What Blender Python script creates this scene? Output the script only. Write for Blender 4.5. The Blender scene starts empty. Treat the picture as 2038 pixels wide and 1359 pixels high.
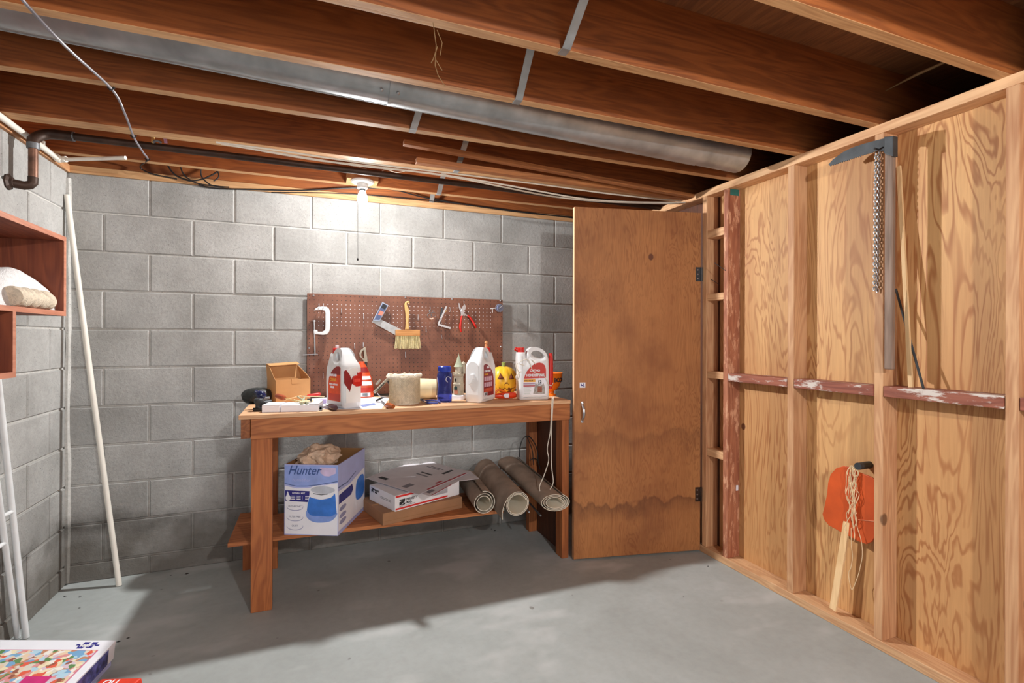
import bpy, bmesh, math, random
from mathutils import Vector, Matrix

random.seed(7)
scn = bpy.context.scene
COL = scn.collection

# ------------------------------------------------------------------ camera, world, lights, exposure
IMG_W, IMG_H = 2038.0, 1359.0
F_PX, CX, CY = 991.32, 1008.42, 672.81
YAW, PITCH, ROLL = 0.3694, 0.0005, 0.0029
CAM = Vector((0.8292, -3.2096, 1.2737))
_f = Vector((math.sin(YAW) * math.cos(PITCH), math.cos(YAW) * math.cos(PITCH), math.sin(PITCH)))
_r0 = Vector((math.cos(YAW), -math.sin(YAW), 0.0))
_u0 = _r0.cross(_f)
_r = _r0 * math.cos(ROLL) + _u0 * math.sin(ROLL)
_u = -_r0 * math.sin(ROLL) + _u0 * math.cos(ROLL)
cam_data = bpy.data.cameras.new('camera')
cam = bpy.data.objects.new('camera', cam_data)
COL.objects.link(cam)
cam.matrix_world = Matrix(((_r.x, _u.x, -_f.x, CAM.x), (_r.y, _u.y, -_f.y, CAM.y), (_r.z, _u.z, -_f.z, CAM.z), (0, 0, 0, 1)))
cam_data.sensor_fit = 'HORIZONTAL'
cam_data.sensor_width = 36.0
cam_data.lens = 36.0 * F_PX / IMG_W
cam_data.shift_x = (IMG_W / 2 - CX) / IMG_W
cam_data.shift_y = (CY - IMG_H / 2) / IMG_W
cam_data.clip_start = 0.05
scn.camera = cam

world = bpy.data.worlds.new('world')
scn.world = world
world.use_nodes = True
world.node_tree.nodes['Background'].inputs[0].default_value = (0.8, 0.85, 0.9, 1)
world.node_tree.nodes['Background'].inputs[1].default_value = 0.05

def light(name, kind, loc, energy, color, size=0.03, rot=None, size_y=None):
    d = bpy.data.lights.new(name, kind)
    d.energy = energy
    d.color = color
    if kind == 'AREA':
        d.shape = 'RECTANGLE'; d.size = size; d.size_y = size_y or size
    else:
        d.shadow_soft_size = size
    o = bpy.data.objects.new(name, d)
    o.location = loc
    if rot: o.rotation_euler = rot
    COL.objects.link(o)
    return o

# the second bare bulb of the cellar, behind the photographer
light('rear_bulb', 'POINT', (1.65, -4.28, 2.03), 150, (1.0, 0.985, 0.965), 0.035)
# added area light with no real source, softly brightens the room from behind the camera
light('room_fill', 'AREA', (0.9, -5.2, 1.55), 42, (0.93, 0.96, 1.0), 2.8, (math.radians(88), 0, 0), 1.9)
BULB_STRENGTH = 12.0
# the lit bulb in view: its glass glows, the lamp sits around it; soft falloff as the photograph's evened exposure shows
lb_ = light('bulb_light', 'POINT', (1.083, -.29, 2.058), 84, (1.0, 0.99, 0.97), 0.034)
lb_.data.use_nodes = True
_nt = lb_.data.node_tree
_em = _nt.nodes['Emission']
_fo = _nt.nodes.new('ShaderNodeLightFalloff'); _fo.inputs['Strength'].default_value = 1.0; _fo.inputs['Smooth'].default_value = .16
_nt.links.new(_fo.outputs['Linear'], _em.inputs['Strength'])

scn.view_settings.view_transform = 'Standard'
scn.view_settings.look = 'None'
scn.view_settings.gamma = 1.0
scn.view_settings.use_curve_mapping = False
scn.view_settings.exposure = 0.0
scn.cycles.use_denoising = True
scn.cycles.max_bounces = 8
scn.cycles.diffuse_bounces = 5
scn.cycles.sample_clamp_indirect = 6.0
scn.cycles.use_adaptive_sampling = True

def P(x, y, X=None, Y=None, Z=None):
    """world point on the plane X=, Y= or Z= that was surveyed at photo pixel x, y"""
    d = _f + _r * ((x - CX) / F_PX) - _u * ((y - CY) / F_PX)
    if X is not None: t = (X - CAM.x) / d.x
    elif Y is not None: t = (Y - CAM.y) / d.y
    else: t = (Z - CAM.z) / d.z
    return CAM + d * t

# ------------------------------------------------------------------ materials
def lin(c):
    return tuple(((v / 255.0) / 12.92 if v / 255.0 <= 0.04045 else (((v / 255.0) + 0.055) / 1.055) ** 2.4) for v in c)

class NT:
    def __init__(s, name):
        s.m = bpy.data.materials.new(name)
        s.m.use_nodes = True
        s.t = s.m.node_tree
        s.b = s.t.nodes['Principled BSDF']
    def n(s, typ, **kw):
        nd = s.t.nodes.new(typ)
        for k, v in kw.items():
            if k.startswith('i_'):
                key = k[2:]
                key = int(key) if key.isdigit() else key
                nd.inputs[key].default_value = v
            else: setattr(nd, k, v)
        return nd
    def l(s, a, b): s.t.links.new(a, b)
    def coords(s, world=True, scale=(1, 1, 1), rot=(0, 0, 0), loc=(0, 0, 0)):
        if world: src = s.n('ShaderNodeNewGeometry').outputs['Position']
        else: src = s.n('ShaderNodeTexCoord').outputs['Object']
        mp = s.n('ShaderNodeMapping')
        mp.inputs['Scale'].default_value = scale
        mp.inputs['Rotation'].default_value = rot
        mp.inputs['Location'].default_value = loc
        s.l(src, mp.inputs['Vector'])
        return mp.outputs[0]
    def noise(s, vec, scale, detail=4, rough=.55, dist=0):
        nd = s.n('ShaderNodeTexNoise')
        nd.inputs['Scale'].default_value = scale
        nd.inputs['Detail'].default_value = detail
        nd.inputs['Roughness'].default_value = rough
        nd.inputs['Distortion'].default_value = dist
        s.l(vec, nd.inputs['Vector'])
        return nd.outputs['Fac']
    def ramp(s, fac, stops):
        r = s.n('ShaderNodeValToRGB')
        while len(r.color_ramp.elements) < len(stops): r.color_ramp.elements.new(.5)
        for e, (p, c) in zip(r.color_ramp.elements, stops):
            e.position = p
            e.color = (*c, 1) if len(c) == 3 else c
        s.l(fac, r.inputs[0])
        return r.outputs[0]
    def mr(s, v, a, b, c=0, d=1):
        m = s.n('ShaderNodeMapRange')
        m.inputs['From Min'].default_value = a; m.inputs['From Max'].default_value = b
        m.inputs['To Min'].default_value = c; m.inputs['To Max'].default_value = d
        s.l(v, m.inputs['Value'])
        return m.outputs[0]
    def math(s, op, a, b=None):
        m = s.n('ShaderNodeMath', operation=op)
        for i, v in enumerate((a, b)):
            if v is None: continue
            if isinstance(v, (int, float)): m.inputs[i].default_value = v
            else: s.l(v, m.inputs[i])
        return m.outputs[0]
    def mix(s, fac, a, b, mode='MIX'):
        m = s.n('ShaderNodeMix', data_type='RGBA', blend_type=mode)
        for sock, v in ((m.inputs[0], fac), (m.inputs[6], a), (m.inputs[7], b)):
            if isinstance(v, (int, float)): sock.default_value = v
            elif isinstance(v, tuple): sock.default_value = (*v, 1) if len(v) == 3 else v
            else: s.l(v, sock)
        return m.outputs[2]
    def bump(s, h, strength=.3, dist=.01):
        b = s.n('ShaderNodeBump')
        b.inputs['Strength'].default_value = strength
        b.inputs['Distance'].default_value = dist
        s.l(h, b.inputs['Height'])
        s.l(b.outputs[0], s.b.inputs['Normal'])
    def col(s, c):
        if isinstance(c, tuple): s.b.inputs['Base Color'].default_value = (*c, 1)
        else: s.l(c, s.b.inputs['Base Color'])
    def set(s, rough=.6, metal=0, spec=None, trans=None, ior=None):
        s.b.inputs['Roughness'].default_value = rough
        s.b.inputs['Metallic'].default_value = metal
        if spec is not None: s.b.inputs['Specular IOR Level'].default_value = spec
        if trans is not None: s.b.inputs['Transmission Weight'].default_value = trans
        if ior is not None: s.b.inputs['IOR'].default_value = ior
        return s.m

_mc = {}
def plain(name, rgb, rough=.5, metal=0, vary=.08, scale=20, bump=0, spec=None):
    if name in _mc: return _mc[name]
    t = NT(name)
    c = lin(rgb)
    v = t.coords(False)
    n = t.noise(v, scale, 3)
    d = tuple(x * (1 - vary * 2) for x in c); u = tuple(min(1, x * (1 + vary)) for x in c)
    t.col(t.ramp(n, [(.3, d), (.7, u)]))
    if bump: t.bump(t.noise(v, scale * 4, 3), bump, .004)
    _mc[name] = t.set(rough, metal, spec)
    return _mc[name]

def wood(name, dark, light_, axis='X', knot=True, world=True, rough=.65, grain=1.0, wear=None):
    if name in _mc: return _mc[name]
    t = NT(name)
    k = {'X': (1, 0, 0), 'Y': (0, 1, 0), 'Z': (0, 0, 1)}[axis]
    def sc(long, cross): return tuple(long if a else cross for a in k)
    rnd = t.n('ShaderNodeObjectInfo').outputs['Random']
    base = t.coords(world)
    off = t.n('ShaderNodeVectorMath', operation='ADD')
    t.l(base, off.inputs[0])
    cmb = t.n('ShaderNodeCombineXYZ')
    sh = t.math('MULTIPLY', rnd, 37.0)
    for i in range(3): t.l(sh, cmb.inputs[i])
    t.l(cmb.outputs[0], off.inputs[1])
    def mapped(s):
        mp = t.n('ShaderNodeMapping'); mp.inputs['Scale'].default_value = s
        t.l(off.outputs[0], mp.inputs['Vector']); return mp.outputs[0]
    broad = t.noise(mapped(sc(.7, 7 * grain)), 1.6, 3, .5, .6)
    fine = t.noise(mapped(sc(4, 130 * grain)), 1.0, 4, .6)
    patch = t.noise(mapped(sc(1.2, 2.5)), 1.3, 2)
    rings = t.math('SINE', t.math('MULTIPLY', broad, 60.0))
    g = t.math('ADD', t.math('MULTIPLY', rings, .10), t.math('ADD', t.math('MULTIPLY', fine, .45), t.math('MULTIPLY', patch, .5)))
    c = t.ramp(g, [(.25, lin(dark)), (.68, lin(light_))])
    tint = t.mr(rnd, 0, 1, .86, 1.08)
    hs = t.n('ShaderNodeHueSaturation'); t.l(tint, hs.inputs['Value']); t.l(c, hs.inputs['Color'])
    c = hs.outputs[0]
    if knot:
        vo = t.n('ShaderNodeTexVoronoi'); vo.inputs['Scale'].default_value = 1.0
        t.l(mapped((3.0, 0, 4.4) if axis == 'X' else sc(3.0, 4.4)), vo.inputs['Vector'])
        sk = t.n('ShaderNodeSeparateColor'); t.l(vo.outputs['Color'], sk.inputs[0])
        kn = t.math('MULTIPLY', t.mr(vo.outputs['Distance'], .065, .09, 1, 0), t.mr(sk.outputs[0], .50, .55))
        c = t.mix(t.math('MULTIPLY', kn, .8), c, tuple(x * .25 for x in lin(dark)))
    if wear:
        w = t.mr(t.noise(mapped(sc(6, 22)), 1.2, 5, .7), .52, .60)
        c = t.mix(w, c, lin(wear))
    t.col(c)
    t.bump(fine, .12, .003)
    _mc[name] = t.set(rough)
    return _mc[name]

def plywood(name, face, line, rough=.6, world=True, scale=1.0, stain=False, knots=(3.4, 0, 2.7)):
    """rotary cut plywood: flowing contour lines, long upwards"""
    if name in _mc: return _mc[name]
    t = NT(name)
    off = t.n('ShaderNodeVectorMath', operation='ADD')
    t.l(t.coords(world), off.inputs[0])
    rnd = t.n('ShaderNodeObjectInfo').outputs['Random']
    cmb = t.n('ShaderNodeCombineXYZ'); t.l(t.math('MULTIPLY', rnd, 11.0), cmb.inputs[2]); t.l(t.math('MULTIPLY', rnd, 5.0), cmb.inputs[0])
    t.l(cmb.outputs[0], off.inputs[1])
    def mapped(s):
        mp = t.n('ShaderNodeMapping'); mp.inputs['Scale'].default_value = s
        t.l(off.outputs[0], mp.inputs['Vector']); return mp.outputs[0]
    h = t.noise(mapped((3.4 * scale, 3.4 * scale, .55 * scale)), 1.5, 4, .5, .7)
    r = t.math('SINE', t.math('MULTIPLY', h, 120.0))
    ln = t.mr(r, .1, 1.0)
    amt = t.mr(t.noise(mapped((1.5, 1.5, 1.0)), 1.1, 2), .35, .65, .15, .75)
    fine = t.noise(mapped((130, 130, 5)), 1.0, 3)
    c = t.mix(t.math('MULTIPLY', ln, amt), lin(face), lin(line))
    c = t.mix(t.mr(fine, .3, .7, 0, .22), c, tuple(x * .55 for x in lin(line)))
    big = t.noise(mapped((2.2, 2.2, .35)), 1.0, 2)
    c = t.mix(t.mr(big, .47, .53, 0, .30), c, lin(line))
    vo = t.n('ShaderNodeTexVoronoi'); vo.inputs['Scale'].default_value = 1.0
    t.l(mapped(knots), vo.inputs['Vector'])
    sk = t.n('ShaderNodeSeparateColor'); t.l(vo.outputs['Color'], sk.inputs[0])
    kk = t.math('MULTIPLY', t.mr(vo.outputs['Distance'], .045, .06, .9, 0), t.mr(sk.outputs[0], .45, .5))
    c = t.mix(kk, c, lin((92, 46, 28)))
    if stain:
        # tide marks of old water stains near the floor
        xz = t.n('ShaderNodeSeparateXYZ'); t.l(t.coords(world), xz.inputs[0])
        wob = t.math('MULTIPLY', t.noise(t.coords(world, (7, 7, 5)), 1.0, 4, .6), .22)
        for z0, w, a in ((.60, .05, .28), (.20, .03, .55)):
            zz = t.math('SUBTRACT', t.math('SUBTRACT', xz.outputs[2], z0), wob)
            band = t.math('MULTIPLY', t.mr(zz, -w * 3, 0, 0, 1), t.mr(zz, 0, w * .5, 1, 0))
            c = t.mix(t.math('MULTIPLY', band, a), c, lin((70, 32, 14)))
        pt = t.noise(t.coords(world, (3, 3, 2.2)), 1.0, 4, .6)
        c = t.mix(t.mr(pt, .48, .68, 0, .5), c, lin((112, 58, 28)))
    t.col(c)
    t.bump(fine, .1, .002)
    _mc[name] = t.set(rough)
    return _mc[name]

def concrete_block_mat(nm='concrete_block', lo=(148, 148, 145), hi=(182, 182, 180)):
    t = NT(nm)
    v = t.coords()
    a = t.noise(v, 3.2, 4); b = t.noise(v, 60, 4, .7); p = t.noise(v, 190, 2, .5)
    rnd = t.n('ShaderNodeObjectInfo').outputs['Random']
    c = t.ramp(a, [(.3, lin(lo)), (.7, lin(hi))])
    hs = t.n('ShaderNodeHueSaturation'); t.l(t.mr(rnd, 0, 1, .9, 1.07), hs.inputs['Value']); t.l(c, hs.inputs['Color'])
    c = t.mix(t.mr(b, .35, .65, .22, 0), hs.outputs[0], lin((105, 105, 103)))
    pit = t.mr(p, .66, .72)
    c = t.mix(t.math('MULTIPLY', pit, .6), c, lin((70, 68, 66)))
    # damp, sooty tide mark low on the wall
    s = t.n('ShaderNodeSeparateXYZ'); t.l(v, s.inputs[0])
    wob = t.math('MULTIPLY', t.noise(t.coords(True, (2.6, 2.6, 3)), 1.0, 4, .6), .42)
    zz = t.math('SUBTRACT', s.outputs[2], wob)
    patch = t.mr(t.noise(t.coords(True, (1.1, 1.1, 1.6), loc=(5, 2, 1)), 1.5, 4, .6), .36, .54)
    damp = t.math('MULTIPLY', t.mr(zz, .0, .26, .75, 0), t.math('ADD', t.math('MULTIPLY', patch, .7), .3))
    c = t.mix(damp, c, lin((88, 83, 75)))
    edge = t.math('MULTIPLY', t.math('MULTIPLY', t.mr(zz, .0, .08), t.mr(zz, .085, .17, 1, 0)), patch)
    c = t.mix(t.math('MULTIPLY', edge, .75), c, lin((54, 50, 45)))
    t.col(c)
    h = t.math('SUBTRACT', t.math('ADD', b, t.math('MULTIPLY', a, .5)), pit)
    t.bump(h, .42, .006)
    return t.set(.9, spec=.25)

def concrete_floor_mat():
    t = NT('concrete_floor')
    v = t.coords()
    a = t.noise(v, 1.4, 5, .6, .5); b = t.noise(v, 28, 4, .6)
    c = t.ramp(a, [(.3, lin((146, 151, 149))), (.55, lin((160, 166, 165))), (.75, lin((172, 178, 178)))])
    c = t.mix(t.mr(b, .4, .7, 0, .16), c, lin((120, 122, 120)))
    sp = t.noise(t.coords(True, (1, 1, 1), loc=(3, 1, 0)), 11, 1)
    c = t.mix(t.mr(sp, .76, .79, 0, .7), c, lin((80, 70, 60)))
    pale = t.noise(t.coords(True, (1.2, 2.2, 1), loc=(7, 4, 0)), 1.6, 3)
    c = t.mix(t.mr(pale, .55, .68, 0, .45), c, lin((198, 200, 200)))
    t.col(c)
    t.bump(t.math('ADD', t.math('MULTIPLY', a, .6), t.math('MULTIPLY', b, .3)), .12, .01)
    return t.set(.55, spec=.35)

M_BLOCK = concrete_block_mat()
M_FLOOR = concrete_floor_mat()
M_MORTAR = concrete_block_mat('mortar', (172, 171, 167), (208, 207, 203))
M_JOIST = wood('joist_wood', (114, 60, 26), (162, 92, 42), 'X')
M_JOISTLIT = wood('joist_wood_lit', (176, 128, 84), (212, 168, 120), 'X', knot=False)  # lighter copy of the joist wood, light on the undersides painted in
M_STUD = wood('stud_wood', (176, 122, 84), (218, 172, 128), 'Z')
M_STUDRED = wood('reddish_stud_wood', (140, 78, 56), (186, 122, 90), 'Z', wear=(206, 154, 122))
M_PLATE = wood('plate_wood', (188, 138, 98), (224, 182, 138), 'Y', knot=False)
M_BLOCKING = wood('blocking_wood', (118, 62, 48), (164, 98, 76), 'Y', wear=(205, 196, 188), knot=False)
M_SUBFLOOR = wood('subfloor_wood', (110, 66, 38), (150, 96, 56), 'Y')
M_PLY = plywood('sheathing_plywood', (212, 165, 110), (152, 90, 46), knots=(0, 3.4, 2.7))
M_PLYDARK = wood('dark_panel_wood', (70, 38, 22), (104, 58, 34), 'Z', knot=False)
M_DOOR = plywood('door_plywood', (182, 122, 70), (140, 82, 42), world=True, scale=2.2, stain=True)
M_DOOREDGE = wood('door_edge_wood', (210, 170, 130), (236, 204, 168), 'Z', knot=False)
M_BENCH = wood('bench_wood', (136, 74, 38), (192, 122, 70), 'X')
M_BENCHZ = wood('bench_leg_wood', (140, 76, 38), (184, 112, 60), 'Z')
M_BENCHTOP = wood('bench_top_wood', (190, 140, 100), (226, 186, 146), 'X', knot=False)
M_SHELFRED = wood('stained_shelf_wood', (112, 50, 30), (152, 78, 48), 'Y')
M_SHELFZ = wood('stained_shelf_end', (104, 46, 26), (140, 72, 42), 'Z')
M_SHELFEDGE = wood('stained_shelf_edge', (168, 104, 78), (196, 132, 104), 'Y', knot=False)
M_GALV = plain('galvanized_steel', (176, 182, 186), .38, .65, .14, 9, .05)
M_STEEL = plain('steel', (190, 192, 196), .3, .9, .1, 30)
M_DULLSTEEL = plain('dull_steel', (120, 124, 128), .5, .7, .15, 20)
M_DARKMETAL = plain('dark_metal', (66, 70, 74), .5, .4, .15, 20)
M_PIPE = plain('dark_iron_pipe', (62, 44, 34), .55, .4, .25, 14)
M_COPPER = plain('aged_copper', (132, 96, 78), .45, .5, .3, 16)
M_PVC = plain('white_plastic_pipe', (226, 222, 212), .4, 0, .05, 8)
M_WHITE = plain('white_plastic', (238, 238, 236), .35, 0, .02, 6)
M_JUG = plain('jug_plastic', (228, 230, 232), .32, 0, .02, 6)
M_PAINTW = plain('white_painted_metal', (222, 226, 228), .4, 0, .05, 10)
M_RED = plain('red_plastic', (206, 34, 26), .35, 0, .05, 8)
M_REDDK = plain('dark_red_label', (150, 32, 26), .5, 0, .08, 20)
M_ORANGE = plain('orange_plastic', (240, 118, 22), .4, 0, .04, 8)
M_ORLABEL = plain('orange_label', (222, 74, 30), .5, 0, .12, 30)
M_YELLOWB = plain('yellow_band', (232, 168, 60), .5, 0, .05, 20)
M_PUMPKIN = plain('yellow_glazed_ceramic', (244, 190, 48), .35, 0, .12, 12)
M_STEMG = plain('green_glaze', (142, 160, 90), .4, 0, .1, 20)
M_BROWNHOLE = plain('dark_opening', (112, 52, 12), .8, 0, .1, 10)
M_BLACK = plain('black_rubber', (30, 28, 28), .5, 0, .1, 20)
M_BLACKINK = plain('black_ink', (36, 36, 40), .6, 0, .02, 20)
M_NAVY = plain('navy_ink', (44, 44, 128), .5, 0, .08, 20)
M_BLUE = plain('tank_blue', (58, 122, 214), .4, 0, .12, 14)
M_BLUEPL = plain('blue_plastic', (34, 62, 170), .3, 0, .08, 20)
M_LAV = plain('lavender_card', (176, 184, 232), .5, 0, .05, 10)
M_LAVTOP = plain('sky_blue_print', (150, 172, 234), .5, 0, .1, 12)
M_PRINTW = plain('white_print', (236, 238, 246), .5, 0, .02, 10)
M_CARD = plain('brown_cardboard', (196, 146, 94), .8, 0, .05, 10)
M_CARDDK = plain('brown_cardboard_dark', (160, 118, 84), .8, 0, .06, 10)
M_CARDIN = plain('cardboard_inside', (150, 108, 66), .85, 0, .05, 10)
M_MAIL = plain('mailer_white', (232, 232, 236), .5, 0, .03, 8)
M_MAILGREY = plain('mailer_sheet', (218, 214, 220), .55, 0, .05, 7)
M_MAILRED = plain('mailer_red', (214, 44, 42), .5, 0, .03, 10)
M_KRAFT = plain('crumpled_paper', (212, 186, 162), .85, 0, .08, 14, .3)
M_LINO = plain('linoleum_backing', (164, 146, 130), .8, 0, .2, 7, .2)
M_LINOIN = plain('linoleum_face', (226, 218, 200), .5, 0, .04, 10)
M_TOWEL = plain('white_terry', (232, 232, 232), .95, 0, .06, 60, 1.0)
M_TERRY = plain('cream_terry', (226, 212, 190), .95, 0, .12, 70, 1.0)
M_MESH = plain('cream_wick', (232, 224, 204), .9, 0, .12, 60, .6)
M_CREAM = plain('cream_paper', (234, 220, 178), .7, 0, .08, 8)
M_PEGB = None
M_ORPAD = plain('orange_scuffed_plastic', (204, 84, 32), .5, 0, .12, 6)
M_STRING = plain('natural_twine', (226, 200, 160), .9, 0, .1, 30)
M_OLDWOOD = wood('weathered_handle_wood', (112, 90, 76), (156, 132, 116), 'Z', knot=False)
M_PALEWOOD = wood('pale_strip_wood', (206, 166, 116), (234, 200, 152), 'Z', knot=False)
M_LATH = wood('lath_wood', (140, 84, 46), (186, 122, 70), 'X', knot=False)
M_TEAL = plain('teal_paint', (36, 104, 98), .6, 0, .1, 20)
M_BRISTLE = plain('pale_bristle', (228, 218, 170), .8, 0, .14, 120)
M_HANDLEW = plain('varnished_wood', (214, 178, 112), .45, 0, .08, 20)
M_AMBER = plain('amber_handle', (166, 84, 40), .25, 0, .2, 20)
M_PURPLE = plain('dark_purple_handle', (70, 42, 52), .3, 0, .1, 20)
M_STONE = plain('painted_stone', (190, 180, 158), .6, 0, .15, 30)
M_ROOFG = plain('pale_green_roof', (178, 186, 160), .5, 0, .12, 40)
M_CORDW = plain('white_cord', (224, 218, 204), .6, 0, .05, 20)
M_GREYCABLE = plain('grey_cable', (124, 122, 130), .4, 0, .1, 20)
M_GREYTOOL = plain('grey_tool', (168, 162, 146), .5, .1, .1, 20)
M_SPLINTER = plain('bare_splinter', (150, 118, 80), .8, 0, .1, 10)

def pegboard_mat():
    t = NT('hardboard')
    v = t.coords()
    n = t.noise(v, 7, 4, .6); f = t.noise(v, 220, 2)
    c = t.ramp(n, [(.3, lin((102, 60, 42))), (.7, lin((136, 88, 66)))])
    c = t.mix(t.mr(f, .4, .7, 0, .2), c, lin((90, 50, 34)))
    t.col(c)
    return t.set(.5)
M_PEGB = pegboard_mat()

def bulb_mat():
    t = NT('lit_bulb_glass')
    em = t.n('ShaderNodeEmission'); em.inputs['Color'].default_value = (1.0, 0.97, 0.92, 1); em.inputs['Strength'].default_value = BULB_STRENGTH
    tr = t.n('ShaderNodeBsdfTransparent'); ad = t.n('ShaderNodeAddShader')   # thin glass that lets the filament's light out
    t.l(em.outputs[0], ad.inputs[0]); t.l(tr.outputs[0], ad.inputs[1])
    t.l(ad.outputs[0], t.t.nodes['Material Output'].inputs['Surface'])
    return t.m
M_BULB = bulb_mat()

def blue_glass():
    t = NT('blue_clear_plastic')
    t.b.inputs['Base Color'].default_value = (*lin((128, 146, 236)), 1)
    t.set(.06, 0, .5, .92, 1.2)
    return t.m
M_BLUECLR = blue_glass()
def clear_glass():
    t = NT('clear_plastic')
    t.b.inputs['Base Color'].default_value = (*lin((205, 215, 235)), 1)
    t.set(.1, 0, .5, .7, 1.3)
    return t.m
M_CLEAR = clear_glass()

def collage_mat():
    """the busy many-coloured picture printed on the puzzle box lid"""
    t = NT('puzzle_picture_print')
    v = t.coords(False)
    vo = t.n('ShaderNodeTexVoronoi'); vo.inputs['Scale'].default_value = 52
    w = t.n('ShaderNodeVectorMath', operation='ADD'); t.l(v, w.inputs[0])
    nn = t.n('ShaderNodeTexNoise'); nn.inputs['Scale'].default_value = 18; t.l(v, nn.inputs['Vector'])
    sc = t.n('ShaderNodeVectorMath', operation='SCALE'); sc.inputs['Scale'].default_value = .05
    t.l(nn.outputs['Color'], sc.inputs[0]); t.l(sc.outputs[0], w.inputs[1])
    t.l(w.outputs[0], vo.inputs['Vector'])
    s = t.n('ShaderNodeSeparateColor'); t.l(vo.outputs['Color'], s.inputs[0])
    r = t.n('ShaderNodeValToRGB'); r.color_ramp.interpolation = 'CONSTANT'
    cols = [(220, 214, 200), (226, 96, 70), (180, 214, 232), (232, 206, 176), (96, 140, 84), (240, 236, 228), (196, 138, 104), (120, 170, 210), (216, 196, 210), (150, 86, 66), (238, 226, 190), (222, 150, 150)]
    while len(r.color_ramp.elements) < len(cols): r.color_ramp.elements.new(.5)
    for i, (e, c) in enumerate(zip(r.color_ramp.elements, cols)):
        e.position = i / len(cols); e.color = (*lin(c), 1)
    t.l(s.outputs[0], r.inputs[0])
    t.col(r.outputs[0])
    return t.set(.35)
M_COLLAGE = collage_mat()

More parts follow.
